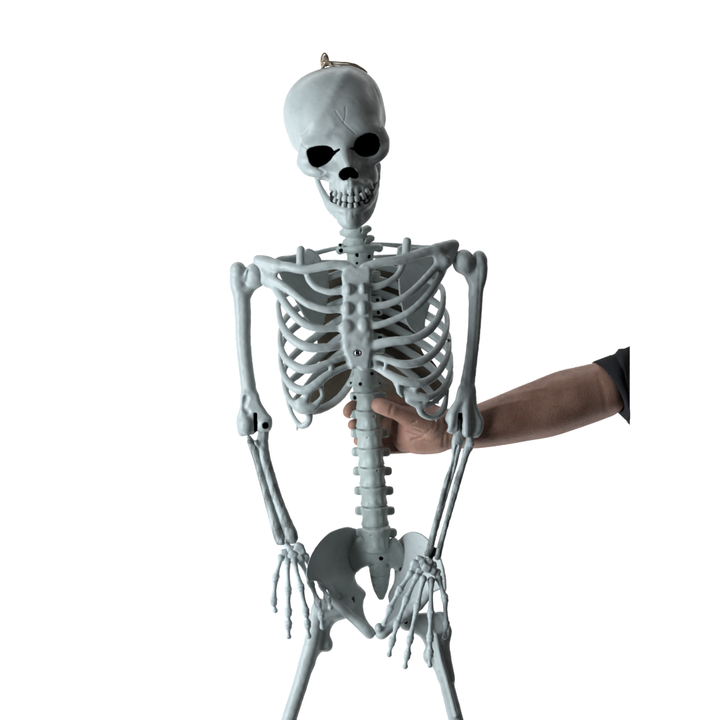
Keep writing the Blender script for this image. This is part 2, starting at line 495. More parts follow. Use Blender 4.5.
def skull():
    F = Field(E(272, 222, -80), E(398, 56, 82), 0.75)
    F.ell(Hd(4.5, 42, -8), (50.6, 43.5, 58), 'skull', 0, HEAD, 2.3)
    F.ell(Hd(3, 26, 19), (42, 36, 37), 'skull', 9, HEAD, 2.5)
    F.ell(Hd(4.5, 24, -6), (46, 24, 46), 'skull', 10, HEAD)
    F.ell(Hd(0, 6, -10), (37, 22, 46), 'skull', 8, HEAD)
    F.ell(Hd(0, -4, 22), (33, 28, 30), 'skull', 8, HEAD)
    for s in (-1, 1):
        F.ell(Hd(s * 23, 3, 25), (17, 14.5, 26), 'skull', 10, HEAD, 2.2)
        F.tube(Ht([(s * 42, 4, 28, 4.2), (s * 37.5, 12, 39, 4.4), (s * 23, 15.5, 48, 4.2), (s * 9, 11.5, 52.5, 4.6), (0, 9, 54, 4.2)]), 'skull', 14, raw=True)
        F.tube(Ht([(s * 41.5, 7, 27, 4.5), (s * 39.5, -4, 35, 6.3), (s * 32, -9.8, 42.5, 6.2), (s * 19, -14.5, 45, 6.4)]), 'skull', 6, raw=True)
        F.tube(Ht([(s * 38, -6, 34, 5), (s * 38, -4, 14, 3.6), (s * 34, 2, -8, 4)]), 'skull', 3, raw=True)
        F.ell(Hd(s * 57 + 3, 20, 24), (10, 14, 14), None, 10, HEAD, mode='c')       # temple hollow
    # flattened side of the forehead with its ridge
    F.ell(E(347, 176, -38), (20, 22, 22), 'skull', 6)
    F.ell(E(351, 186, -40), (21, 20, 10.5), 'skull', 5)
    F.ell(E(370, 176, -28), (8, 18, 13), 'skull', 4)
    F.tube([(342, 146, -52, 5.5), (345, 157, -58, 6), (348, 166, -62, 4.5)], 'skull', 5)
    F.ell(E(350, 183, -58), (5, 6, 4), 'skull', 5)
    # tooth roots
    for x, y, d in ((334.5, 184, -47), (339.7, 187, -54), (344.7, 189, -58), (350.6, 190, -60), (356.8, 189.5, -58), (363, 187, -54), (368, 183, -47)):
        F.tube([(x, y - 4, d + 3, 1.2), (x, y + 1, d + 1.2, 1.8), (x, y + 5, d + 0.6, 2.0)], 'skull', 4)
    # hollow under the cheek bones
    F.ell(E(324, 187.5, -20), (6.0, 44, 8.0), None, 3, mode='c')
    F.ell(E(329, 180, -54), (4, 9, 5), None, 4, mode='c')
    F.ell(E(366, 176, -58), (5, 7, 6), None, 5, mode='c')
    F.ell(E(350, 218, 10), (36, 44, 26), None, 4, mode='c')
    # sockets and nose
    F.ell(E(321, 157, -8), (16, 15, 20), 'skull', 3)
    F.ell(E(367, 145, -8), (16, 15, 20), 'skull', 3)
    F.plate([(307.5, 151), (313, 147.3), (322.8, 146), (330.4, 147.6), (333.2, 151.7), (332.5, 156), (328.6, 161.2), (322, 165.4), (315.6, 166.6), (310.8, 163), (308.6, 157.2)],
            [(310, 155, -46), (332, 150, -50), (320, 165, -48)], 46, 'eye_socket:1', 2.2, 5, mode='c')
    F.plate([(355.2, 143.3), (357.5, 139.2), (363, 135.5), (370, 133.4), (375.5, 134.8), (378.6, 139.9), (379.2, 146.8), (376.3, 152.6), (370.7, 155.4), (363, 156), (357.3, 153), (354.8, 148.2)],
            [(356, 145, -50), (378, 145, -46), (366, 155, -50)], 46, 'eye_socket:2', 2.2, 5, mode='c')
    F.plate([(331, 155.2), (335, 151), (340, 148.4), (340.4, 149.2), (336.2, 152.6), (332, 157)], [(331, 155, -52), (340, 149, -54), (336, 153, -52)], 18, 'eye_socket:1', 0.5, 0.3, smooth=0, mode='c')
    F.plate([(349.6, 148.3), (357, 147.6), (357, 150.6), (350.2, 149.2)], [(350, 148, -54), (357, 148, -52), (357, 150, -52)], 18, 'eye_socket:2', 0.5, 0.3, smooth=0, mode='c')
    F.plate([(339.4, 173.6), (342.9, 169.2), (347.8, 167.4), (352.8, 168), (356.8, 172), (358.4, 176), (355.6, 178.4), (352.2, 177.8), (350, 176.4), (347.4, 179.2), (343.2, 179.8), (340.0, 177)],
            [(340, 173, -56), (358, 173, -56), (349, 179, -56)], 36, 'nose_hole', 1.0, 2, mode='c')
    for a, b in (((331, 156), (340, 149)), ((350, 148.5), (357, 149))):
        p = np.array(a, float); q = np.array(b, float)
        F.tube([(p[0], p[1], -57, 0.9), ((p[0] + q[0]) / 2, (p[1] + q[1]) / 2, -57, 0.8), (q[0], q[1], -57, 0.5)], None, 0.6, mode='c')
    lines = [([(335.5, 111), (340, 118), (343.5, 122.5), (349, 128), (355, 133.5)], 0.65, 0.38, (-90, -20)),
             ([(345.5, 107), (345.5, 115), (344, 122)], 0.65, 0.38, (-90, -20)),
             ([(352, 66), (338, 85), (331, 100), (320, 116), (307, 134), (303, 144)], 6, -1.1, (-90, -5)),
             ([(330, 118), (336, 126), (345, 130)], 3.5, -0.35, (-90, -5)),
             ([(286, 128), (296, 134), (303, 135), (308, 130)], 0.8, 0.6, (-90, 20)),
             ([(300, 140), (305, 147), (310, 148)], 1.2, 0.6, (-90, 20)),
             ([(333, 127), (329, 131), (326, 137)], 3.5, -0.4, (-90, 0)),
             ([(318, 168), (324, 172), (322, 174)], 1.2, 0.8, (-90, 20)),
             ([(360, 160), (372, 161), (383, 157)], 1.2, 0.9, (-90, 20)),
             ([(366, 160), (366, 167)], 1.5, 0.7, (-90, 20)),
             ([(368, 75), (376, 90), (381, 108), (380, 130)], 0.8, 0.5, (-90, 20)),
             ([(349, 180), (349.5, 192)], 1.2, 0.5, (-90, 20))]
    sk = build(F, {}, lambda n, out: out['skull'] if n != 'skull' else skel, lines=lines, rough=0.05)
    return sk['skull']
SK = skull()

def tooth_mesh(name, c, w, h, dp, rot, parent):
    """rounded tooth: superellipsoid patch"""
    nu, nv = 12, 9
    V = []
    for j in range(nv):
        ph = -math.pi / 2 + math.pi * (j + 0.02) / (nv - 1 + 0.04)
        for i in range(nu):
            th = 2 * math.pi * i / nu
            f = lambda v, e: math.copysign(abs(v) ** e, v)
            V.append((w * f(math.cos(ph), 0.6) * f(math.cos(th), 0.7), dp * f(math.cos(ph), 0.6) * f(math.sin(th), 0.7), h * f(math.sin(ph), 0.7)))
    Q = [(j * nu + i, j * nu + (i + 1) % nu, (j + 1) * nu + (i + 1) % nu, (j + 1) * nu + i) for j in range(nv - 1) for i in range(nu)]
    V = np.array(V); cz, sz = math.cos(rot[0]), math.sin(rot[0])
    x, y = V[:, 0] * cz - V[:, 1] * sz, V[:, 0] * sz + V[:, 1] * cz
    cr, sr = math.cos(rot[1]), math.sin(rot[1])
    z = V[:, 2]
    V = np.stack([x * cr - z * sr, y, x * sr + z * cr], 1) + c
    n0 = len(V)
    V = np.vstack([V, V[:nu].mean(0), V[-nu:].mean(0)])
    Q = [list(q) for q in Q] + [[n0, (i + 1) % nu, i, i] for i in range(0)]
    return link_mesh(name, V, Q, TOOTH, parent)

def jaw():
    F = Field(E(308, 236, -80), E(388, 158, 10), 0.65)
    F.tube([(315.5, 172, -2, 2.6), (318.2, 183, -10, 2.7), (323, 193, -20, 3.2), (328, 201.5, -31, 4.0), (336, 209, -42, 4.5)], 'jaw', 2)
    F.tube([(364, 208, -42, 5), (371, 199, -28, 5.0), (373.5, 190, -19, 5.2), (374.5, 179, -14, 5.6), (375, 166, -8, 6)], 'jaw', 2)
    F.plate([(325, 199), (326, 208), (331, 214.5), (337.5, 220.5), (345.5, 227), (353.5, 228.4), (361.5, 226), (369.5, 219), (374, 211), (376.2, 203), (376.8, 192), (371, 193), (366, 203), (358, 208), (349, 209), (340, 207.5), (333, 203), (329, 198)],
            [(327, 204, -28), (376, 200, -24), (350, 210, -52), (350, 227, -50), (338, 218, -42), (364, 220, -40)], 13, 'jaw', 4, 5)
    F.ell(E(349.5, 219, -49), (11, 8, 8), 'jaw', 6)
    F.tube([(331, 203, -40, 3.5), (336, 206.5, -47, 4), (342, 210, -54, 4.2), (350, 211.5, -57, 4.4), (359, 209.5, -54, 4.2), (366, 204.5, -46, 4), (371, 197, -36, 4.4), (374, 188, -26, 4.4)], 'jaw', 3)
    for x, y, d in ((341, 212, -55), (346, 213.5, -58), (351, 214, -58.5), (356, 212.5, -56.5)):
        F.tube([(x, y - 4, d + 1, 1.4), (x, y + 3, d + 2, 1.6)], 'jaw', 1.6)
    out = build(F, {}, skel, lines=[([(348, 212), (347, 219)], 1.8, 0.35, (-90, 0)), ([(341, 214), (344, 219), (342, 222)], 2.0, 0.3, (-90, 0)), ([(353, 212), (354, 218)], 1.6, 0.3, (-90, 0))])
    J = out['jaw']
    # black painted gum line between the rows
    UP = [(332.3, 189.6, -46.5, 4.6), (335.4, 193.2, -51.5, 5.2), (339.7, 196, -55, 6.2), (344.7, 198.2, -59.5, 6.6), (350.6, 199.2, -62, 7.0), (356.8, 198.6, -61, 6.8), (362.8, 196, -58, 6.4), (367.2, 191.8, -53, 6.2), (370.4, 186.4, -46, 5.8), (372.6, 181, -38, 5.2)]
    LO = [(335.6, 199.8, -51, 4.2), (339.4, 202.6, -54, 4.4), (344, 205, -58.5, 4.9), (349.9, 206, -61, 5.4), (355.7, 205.2, -60, 5.2), (361, 203.2, -56, 4.9), (365, 200, -53, 4.6), (368.3, 195.8, -47, 4.4)]
    G = Field(E(318, 218, -75), E(386, 168, -10), 0.65)
    G.tube([(x, y + 1.2, d + 7.2, (4.2 if x < 335 else 5.6) if x < 366 else 4.6) for x, y, d, w in UP[1:]], 'gum_line', 1)
    G.tube([(x, y - 0.6, d + 6.6, 5.4) for x, y, d, w in LO], 'gum_line', 1)
    build(G, {'gum_line': GUM}, J)
    def row(T, h, parent):
        for i, (x, y, d, w) in enumerate(T):
            a, b = np.array(T[max(i - 1, 0)]), np.array(T[min(i + 1, len(T) - 1)])
            t = E(*b[:3]) - E(*a[:3])
            tooth_mesh('tooth', E(x, y, d), w * 0.44, h * rng.uniform(0.93, 1.07), 2.3,
                       (math.atan2(t[1], t[0]), math.atan2(t[2], math.hypot(t[0], t[1])) * 0.7 + rng.uniform(-.05, .05)), parent)
    row(UP, 3.4, SK)
    row(LO, 2.8, J)
jaw()

# ---- neck and spine
def neck():
    specs = [(356, 232, 2, 0.10), (359, 241.5, 6, 0.10)]
    for x, y, d, tl in specs:
        F = Field(E(x - 26, y + 11, d - 22), E(x + 28, y - 13, d + 24), 0.6)
        F.drum(E(x - 1, y, d), 14, 11, 5.2, (0.12, -0.25, 1), 0.1, 'neck_vertebra', 1, 1.8)
        F.tube([(x - 14, y + 0.5, d + 1, 2.6), (x - 5, y - 1, d - 6, 3), (x + 4, y - 1.5, d - 6, 3), (x + 10.5, y - 3, d - 3, 3.8), (x + 12.5, y - 3.2, d - 1, 3.4)], 'neck_vertebra', 2.5)
        F.ell(E(x + 5, y - 2.5, d - 9), (1.2, 1.2, 3), None, 0.8, mode='c')
        build(F, {}, skel, default=BONE_SPINE)
    F = Field(E(325, 278, -25), E(398, 236, 40), 0.6)
    F.tube([(346, 250, 6, 3.0), (353, 249.5, -2, 4.0), (362, 248.5, -3, 4.2), (371, 247.5, 2, 4.0), (377, 247, 8, 3.2)], 'neck_vertebra', 1.5)
    F.drum(E(360, 262, 9), 14, 11.5, 13, (0.03, -0.1, 1), 0.06, 'neck_vertebra', 2, 2)
    F.tube([(345, 250, 10, 3.2), (340, 250.5, 14, 4.2)], 'neck_vertebra', 1.5)
    F.tube([(375, 248, 10, 3.2), (379, 248, 16, 4.4)], 'neck_vertebra', 1.5)
    F.tube([(340.5, 245.5, 12, 2.6), (346, 246, 12, 2.4)], 'neck_vertebra', 1)
    for x, y, d, r in ((341, 250.6, 9, 1.9), (340, 245, 9, 1.2), (357, 255, -4, 1.7), (369.5, 256.5, -1, 1.7), (357, 263, -4, 1.6), (375.5, 247.5, 10, 1.6)):
        F.ell(E(x, y, d), (r, 4.5, r), 'screw_hole:%d' % int(x * 10 + y), 0.5, mode='c')
    F.tube([(350.5, 260.5, -3.5, 0.8), (358, 261.5, -4.5, 0.8), (367, 260.5, -2, 0.8)], None, 0.4, mode='c')
    build(F, {}, lambda n, out: skel if n == 'neck_vertebra' else out['neck_vertebra'], default=BONE_SPINE)
neck()

def vertebra(x, y, d, hw, hh, tr=True, stub=(14.5, 4.0, 4.4), holes=(), name='spine_vertebra'):
    F = Field(E(x - 26, y + hh + 8, d - 20), E(x + 26, y - hh - 8, d + 34), 0.65)
    ax = (-0.03, -0.19, 1)
    F.drum(E(x, y, d), hw + 0.4, hw * 0.90, hh * 1.02, ax, 0.10, name, 1, 2.0)
    # front swelling ridges
    F.tube([(x - 1, y - hh * .6, d - hw * .66, 1.6), (x + .5, y, d - hw * .62, 2.0), (x + .8, y + hh * .6, d - hw * .62, 1.8)], name, 5)
    F.tube([(x + 5.5, y - hh * .5, d - hw * .58, 1.6), (x + 7, y + hh * .5, d - hw * .52, 1.8)], name, 5)
    for _ in range(1):
        F.ell(E(x + rng.uniform(-8, 8), y + rng.uniform(-.7, .7) * hh, d - hw * .86), (rng.uniform(.5, .9), 1.2, rng.uniform(.5, .9)), None, 0.8, mode='c')
    for s in (-1, 1):
        F.ell(E(x + s * (stub[0] - 1.5), y - stub[2], d + 4), (6.2, 5, stub[1] * 1.12), name, 1.4, n=3.2)
    F.tube([(x, y + 1, d + 12, 5), (x, y + 3, d + 22, 3.2)], name, 2)
    for hx, hy, r in holes:
        F.ell(E(hx, hy, d + 1), (r, 4, r), 'screw_hole:%d' % int(hx * 10), 0.4, mode='c')
    return build(F, {}, lambda n, out: skel if n == name else out[name], default=BONE_SPINE)[name]

for x, y, d, hw, hh in ((368.0, 400.3, 5, 12.0, 9.0), (368.6, 418.5, 7, 12.6, 9.3), (369.8, 437.5, 9, 13.0, 9.4), (371, 456.3, 11, 13.2, 9.4),
                        (372.4, 475.6, 13, 13.3, 9.7), (373.8, 495.2, 15, 13.5, 9.8), (374.8, 515.4, 17, 13.7, 10.2), (376.3, 538.5, 13, 14.3, 12.4)):
    vertebra(x, y, d, hw, hh, stub=(hw + 1.7, 4.1, hh * .47), holes=((355.0, 397.6, 1.6),) if y < 405 else ())

def collar():
    F = Field(E(338, 398, -25), E(392, 358, 40), 0.6)
    F.drum(E(365.5, 377.5, 4), 12.3, 11.5, 14.5, (0.02, -0.12, 1), 0.05, 'spine_collar', 1, 1.5)
    F.drum(E(366, 387.5, 5), 13.2, 12.2, 3.2, (0.02, -0.12, 1), 0.0, 'spine_collar', 0.5, 1.2)
    F.plate([(355, 374), (347, 381.5), (345.5, 384.5), (349, 387.5), (356, 386)], [(350, 380, 10), (350, 386, 10), (355, 383, 8)], 5, 'spine_collar', 1, 1.2, smooth=0)
    F.plate([(376, 374), (384, 380), (387, 384), (383, 387.5), (376, 387)], [(378, 380, 9), (384, 386, 12), (384, 380, 12)], 5, 'spine_collar', 1, 1.2, smooth=0)
    for x, y, d, r in ((372, 373.5, -5, 1.4), (360.3, 384, -8, 1.8), (350.5, 383, 3, 1.5), (380, 383.5, 3, 1.5)):
        F.ell(E(x, y, d), (r, 5, r), 'screw_hole:%d' % int(x * 10), 0.4, mode='c')
    F.tube([(354, 386.5, -2, 0.6), (360, 388.4, -7.5, 0.6), (368, 388.4, -8, 0.6), (377, 386.0, -2, 0.6)], None, 0.3, mode='c')
    build(F, {}, lambda n, out: skel if n == 'spine_collar' else out['spine_collar'], default=BONE_SPINE)
collar()

# thoracic vertebrae behind the breastbone
for i in range(8):
    t = i / 7.0
    x = 360.5 + 5.5 * t; y = 276 + 88 * t
    d = 22 + 20 * math.sin(math.pi * (0.12 + 0.76 * t))
    vertebra(x, y, d, 10.5, 6.0, stub=(15.5, 3.6, 1.5), holes=((x + 15.5, y - 1, 1.7),) if i in (2, 3, 5) else (), name='back_vertebra')

# ---- rib cage (breastbone, collar bones, ribs)
RIBS = {
 -1: [
  [(344, 290.5, -36, 3.6), (336, 291.8, -37, 3.0), (328, 291.8, -36, 3.0), (316, 287.5, -33, 3.0), (309, 279.5, -28, 3.0), (306.5, 270.5, -22, 3.0)],
  [(344, 309.3, -38, 3.8), (336, 309.6, -40, 3.3), (325, 309.5, -41, 3.3), (308, 304, -38, 3.4), (294.5, 294.5, -31, 3.5), (283, 285.5, -23, 3.7), (272, 279, -15, 4.0)],
  [(341, 328.5, -40, 3.4), (336, 328.7, -42, 2.9), (317, 328.2, -44, 3.4), (302, 322, -42, 3.9), (290, 310, -35, 4.0), (281, 297, -26, 3.7), (274, 286.5, -15, 3.4), (270, 281, -9, 3)],
  [(344, 344.5, -40, 4.2), (338, 345.5, -43, 4.0), (327, 347.5, -46, 3.9), (308, 347.2, -46, 4.3), (292, 339, -38, 4.2), (282.5, 326, -26, 3.4), (279, 313, -12, 2.7), (279, 301, 2, 2.6), (288, 293, 26, 2.8), (305, 286, 44, 3.0), (338, 274, 46, 3.0), (358, 268, 38, 3)],
  [(352, 356.5, -40, 3.4), (345, 357.4, -42, 3.0), (338, 359.5, -45, 2.9), (324, 364.5, -48, 3.3), (310.5, 369.3, -48, 4.0), (297, 367.3, -44, 4.2), (286, 358.8, -34, 3.5), (280.8, 347, -20, 2.8), (280, 335, -4, 2.5), (283, 323, 14, 2.5), (292, 312, 34, 2.9), (310, 302, 48, 3.1), (338, 290, 50, 3.1), (358, 284, 42, 3)],
  [(355, 363.5, -38, 3.2), (347, 366.5, -41, 2.8), (338, 370.2, -44, 3.0), (327, 375.5, -47, 3.8), (316.5, 384, -49, 4.2), (306, 390.0, -48, 4.2), (294, 387.6, -43, 4.0), (285, 377, -32, 3.0), (281, 364.5, -18, 2.5), (280.7, 352, 0, 2.4), (284, 340, 18, 2.6), (293, 329, 36, 2.9), (310, 317, 50, 3.1), (338, 303, 52, 3.1), (359, 297, 44, 3)],
  [(321, 389, -44, 2.3), (322, 397, -44, 2.0), (313.5, 407, -45, 4.2), (302.5, 407.5, -44, 6.0), (292, 402, -36, 3.2), (286, 391.5, -24, 2.6), (283.5, 379, -6, 2.3), (285.5, 367, 14, 2.6), (293, 356, 34, 3.0), (310, 341, 52, 3.2), (338, 321, 54, 3.2), (359, 312, 46, 3)],
  [(306, 410, -40, 3.6), (309.5, 416, -36, 3.2), (307, 423.5, -32, 3.4), (300.5, 425.6, -28, 2.8), (294, 417.5, -22, 2.0), (289.5, 407, -12, 2.0), (287, 395, 4, 2.1), (288, 384, 22, 2.6), (300, 373, 42, 3.2), (318, 357, 54, 3.4), (340, 338, 56, 3.4), (360, 328, 46, 3)],
 ],
 1: [
  [(369, 286.5, -36, 3.4), (376, 286.6, -37, 3.2), (386, 283.2, -36, 3.0), (396.5, 276.5, -32, 3.0), (402, 267.5, -27, 3.0), (403.5, 261, -24, 3)],
  [(370, 306.6, -39, 3.7), (377, 306.2, -40, 3.3), (390, 303.4, -40, 3.2), (405, 296.8, -38, 3.3), (418.5, 285.8, -31, 3.4), (431, 272.5, -22, 3.5), (440, 263, -14, 4)],
  [(371, 325.3, -41, 3.8), (378, 325, -43, 3.2), (393, 320.3, -43, 3.1), (411, 311, -41, 3.4), (424.5, 299, -33, 3.4), (436, 283.5, -20, 3.3), (443, 271, -8, 3.4)],
  [(371, 346.5, -41, 5.0), (381, 343.5, -44, 4.6), (394, 341.2, -46, 4.2), (411, 339.4, -45, 3.9), (427, 331.8, -38, 4.0), (438, 318.5, -26, 3.6), (442.8, 304, -12, 2.9), (442.5, 290, 3, 2.7), (436, 284, 26, 2.9), (420, 277, 44, 3.1), (388, 268, 46, 3), (366, 264, 38, 3)],
  [(370, 358.0, -40, 3.0), (379, 357.8, -43, 2.8), (390, 361.0, -46, 3.2), (404.5, 364.3, -48, 4.0), (421.5, 361.3, -44, 4.0), (435, 351.5, -34, 3.7), (443.8, 338, -20, 3.2), (447, 325.5, -4, 2.7), (446, 314, 14, 2.6), (437, 304, 34, 3.0), (419, 294, 48, 3.2), (390, 283, 50, 3.2), (367, 277, 42, 3)],
  [(371, 364.5, -37, 3.2), (380, 369, -40, 3.5), (391, 375.5, -45, 4.0), (406, 381.8, -48, 4.2), (423.5, 382.5, -45, 4.0), (437, 373.5, -34, 3.5), (446.5, 358.5, -19, 2.9), (449, 345.5, -2, 2.6), (447.5, 334, 16, 2.6), (438.5, 323, 36, 3.1), (420, 311, 50, 3.3), (390, 297, 52, 3.3), (368, 290, 44, 3)],
  [(396, 380, -43, 3.4), (401.5, 390, -43, 3.6), (414, 395.3, -44, 4.0), (429.5, 397.3, -42, 3.3), (442.5, 388.3, -28, 2.7), (449.6, 374.5, -12, 2.4), (450.8, 362, 4, 2.4), (449, 352, 20, 2.6), (440, 341, 38, 3.2), (421, 328, 52, 3.4), (392, 313, 54, 3.4), (368, 304, 46, 3)],
  [(409, 400, -42, 3.6), (421, 405.5, -40, 3.4), (432, 403.2, -36, 2.4), (442.5, 394.5, -26, 2.2), (447, 388, -18, 2.2), (450.5, 380, -4, 2.2), (450.5, 371, 14, 2.5), (443, 360, 38, 3.4), (424, 345, 53, 3.6), (394, 328, 56, 3.6), (369, 319, 46, 3)],
 ]}

def ribcage():
    F = Field(E(247, 438, -66), E(468, 228, 76), 0.9)
    # breastbone
    F.plate([(345, 268), (352, 263.5), (358, 266.5), (364, 263), (370, 266), (372, 275), (370.5, 290), (371, 310), (372.5, 330), (372.5, 348), (370.5, 362), (369, 369),
             (362, 371), (357, 367.5), (351, 368.5), (347.5, 360), (343, 348), (341.5, 330), (342.5, 310), (343, 290), (341.5, 276)],
            [(344, 270, -32), (370, 270, -32), (357, 300, -38), (357, 340, -42), (357, 368, -40), (344, 320, -37), (371, 320, -37)], 10, 'breastbone', 1, 3.5)
    for x, y, a, b in ((348.5, 289, 4, 5.5), (347.5, 308, 4.6, 6.5), (347, 327.5, 6.5, 8.0), (347.5, 344, 4.6, 6.6), (363, 288, 3.6, 5), (363, 307.5, 4.6, 6.5), (364, 325.5, 5.6, 8.0), (366, 342.5, 4.6, 6.8)):
        F.ell(E(x, y + 0.5, -42.0), (a * 1.15, 5.6, b * 1.04), 'breastbone', 1.5)
    F.tube([(348.5, 352, -42, 2.2), (350.5, 362, -42, 2)], 'breastbone', 1.5)
    F.tube([(367, 352, -42, 2.2), (367.5, 362, -41, 2)], 'breastbone', 1.5)
    F.ell(E(358, 353, -47), (3.7, 2.5, 3.7), None, 0.5, mode='c')
    # collar bones and shoulder ends
    F.tube([(347, 266.5, -32, 5.0), (336, 264.8, -32, 4.6), (325, 266.2, -32, 4.3), (303.5, 269.8, -28, 4.2), (290, 267, -23, 4.6), (277, 266, -16, 5.2)], 'collar_bone:1', 2, flat=1.15)
    F.plate([(254, 257.5), (261, 256), (270, 259), (279, 262.5), (281, 268), (277, 276), (276, 285), (271, 288), (265.5, 284), (262, 277), (257, 268)], [(255, 260, -5), (280, 266, -16), (270, 286, -12)], 9, 'shoulder_end:1', 3, 4)
    F.tube([(278, 266, -15, 5.5), (267, 262.5, -9, 6.5), (259.5, 261.5, -5, 5.8)], 'shoulder_end:1', 3)
    F.tube([(256.5, 261, -4, 3.6), (261, 270, -6, 5.0), (266.5, 280, -8, 6.2), (272, 283, -11, 4.5)], 'shoulder_end:1', 3)
    F.tube([(369, 267, -32, 5.4), (379, 262.8, -32, 4.6), (392, 261, -31, 4.5), (405, 258.5, -28, 4.8), (424, 252.5, -22, 5.2), (436, 249.8, -17, 5.6)], 'collar_bone:2', 2, flat=1.15)
    F.plate([(434, 246), (446, 243), (454, 240.2), (458.5, 244), (456, 254), (452, 263), (444, 270.5), (437.5, 268), (433.5, 257)], [(436, 248, -16), (457, 242, -5), (441, 269, -13)], 10, 'shoulder_end:2', 3, 4)
    F.tube([(436, 250, -16, 5.5), (446, 246.5, -11, 5.5), (453.5, 244, -5, 4.2)], 'shoulder_end:2', 3)
    F.tube([(438, 252, -15, 4.5), (444, 261, -13, 7.0), (450, 256, -9, 5.0), (455, 246, -5, 3.6)], 'shoulder_end:2', 3)
    F.tube([(444, 262, -13, 6.0), (441, 269, -13, 4.5)], 'shoulder_end:2', 3)
    # pegs with domed ends on the collar bones
    F.tube([(300.7, 250, -22, 4.3), (300.9, 267, -25, 4.6)], 'peg:1', 1.2)
    F.tube([(407, 241.5, -21, 4.4), (406.2, 256, -25, 4.6)], 'peg:2', 1.2)
    for s in (-1, 1):
        for i, P in enumerate(RIBS[s]):
            # front end round, back part flat
            nm = 'rib:%d' % (i + (10 if s > 0 else 0))
            P = [(a, b, c, r * (1.06 if c < 10 else 1.06 + 0.22 * min(1, (c - 10) / 25))) for a, b, c, r in P]
            F.tube(P, nm, 3.0, flat=1.35, fdir=(0, 1, 0))
    F.tube([(358, 362, 44, 4), (352, 380, 50, 4), (341, 396, 54, 4.2), (328, 406, 54, 4.2), (313, 411.5, 44, 3.8), (302, 409, 18, 3), (292, 402, -10, 2.6)], 'rib:8', 1.5, flat=1.6)
    for P in ([(369, 334, 46, 4), (395, 344, 56, 4.2), (424, 362, 53, 4.2), (438, 375, 40, 3.4), (446, 384, 20, 2.6)], [(369, 350, 46, 4), (394, 362, 56, 4.2), (419, 381, 50, 4), (432, 394, 34, 3.2), (437, 402, 10, 2.4)]):
        F.tube(P, 'rib:%d' % (20 + int(P[0][1])), 1.5, flat=1.6)
    for P in ([(360, 343, 46, 4), (340, 354, 56, 4.2), (319, 372, 53, 4.2), (304, 389, 40, 3.2), (295, 399, 18, 2.4)],):
        F.tube(P, 'rib:%d' % (60 + int(P[0][1])), 1.5, flat=1.6)
    # webs that tie the lower ribs
    F.tube([(331.5, 366, -46, 2.6), (330, 375, -46, 2.6)], 'rib:4', 1.2)
    F.ell(E(302.3, 404, -44), (7.0, 5, 6.6), 'rib:6', 2)
    F.tube([(309, 391, -46, 3.2), (305, 401, -45, 3.4)], 'rib:5', 2)
    F.tube([(321, 383, -45, 2.6), (322, 392, -45, 1.8)], 'rib:5', 1.2)
    F.tube([(297, 426, -27, 1.4), (297, 431, -27, 0.7)], 'rib:7', 1)
    F.tube([(386.5, 361, -45, 2.0), (385, 371, -43, 2.0)], 'rib:14', 1.2)
    F.tube([(374, 357, -40, 3), (376, 366, -39, 3)], 'rib:14', 1.5)
    F.plate([(388, 372), (398, 378), (404, 386), (414, 389), (417, 397), (409, 399.5), (400, 391), (391, 380)], [(392, 374, -40), (408, 396, -41), (404, 384, -42)], 3.4, 'rib:15', 3, 1.5)
    F.tube([(398, 385, -46, 2.2), (399, 391, -46, 2.6), (402, 396, -45, 1.6)], 'rib:16', 1)
    F.tube([(418, 385, -45, 2.4), (414, 393, -44, 2.6)], 'rib:16', 1.2)
    F.tube([(419, 406, -40, 3.2), (422, 413, -36, 3.4), (430, 417.2, -32, 2.9), (438, 415, -28, 3.2), (443.5, 408, -24, 3.4), (446, 399, -22, 2.4), (447, 391, -20, 2)], 'rib:17', 1.6)
    F.tube([(424, 404, -39, 3.0), (427, 400, -39, 2.4)], 'rib:17', 1.5)
    F.tube([(436, 416, -29, 1.6), (436.5, 421.5, -29, 0.8)], 'rib:17', 1)
    def par(n, out): return skel if n.split(':')[0] in ('breastbone', 'collar_bone', 'rib') else (out['collar_bone:' + n.split(':')[1]] if n.startswith(('peg', 'shoulder')) else skel)
    F.names += []
    out = build(F, {}, par)
    return out
RC = ribcage()

def disc_screw(px, py, d, r, parent):
    """round-headed screw facing the camera: ring, dish and dark slot"""
    c = E(px, py, d); n = 24; prof = [(r, 1.0), (r * 0.95, -0.6), (r * 0.62, -0.9), (r * 0.45, -0.1), (0.02, 0.1)]
    V, Q = [], []
    for rad, y in prof:
        for i in range(n):
            a = 2 * math.pi * i / n
            V.append(c + np.array([rad * math.cos(a), y, rad * math.sin(a)]))
    for j in range(len(prof) - 1):
        for i in range(n):
            Q.append((j * n + i, j * n + (i + 1) % n, (j + 1) * n + (i + 1) % n, (j + 1) * n + i))
    o = link_mesh('screw', V, [q[::-1] for q in Q], STEEL, parent)
    b = c + np.array([0, -0.5, 0]); w, h = r * 0.36, r * 0.14
    V = [b + np.array([sx * (w if k == 0 else h), sy, sz * (h if k == 0 else w)]) for k in (0, 1) for sy in (-0.25 - 0.02 * k, 0.6 + 0.02 * k) for sx, sz in ((-1, -1), (1, -1), (1, 1), (-1, 1))]
    Q = []
    for k in (0, 8):
        Q += [(k, k + 1, k + 2, k + 3), (k + 4, k + 7, k + 6, k + 5), (k, k + 4, k + 5, k + 1), (k + 1, k + 5, k + 6, k + 2), (k + 2, k + 6, k + 7, k + 3), (k + 3, k + 7, k + 4, k)]
    s = link_mesh('screw_slot', V, Q, BLACK, parent)
    for p in s.data.polygons: p.use_smooth = False
disc_screw(358, 353, -46.3, 3.3, RC['breastbone'])
disc_screw(448.8, 340.5, -10, 2.0, RC['rib:15'])

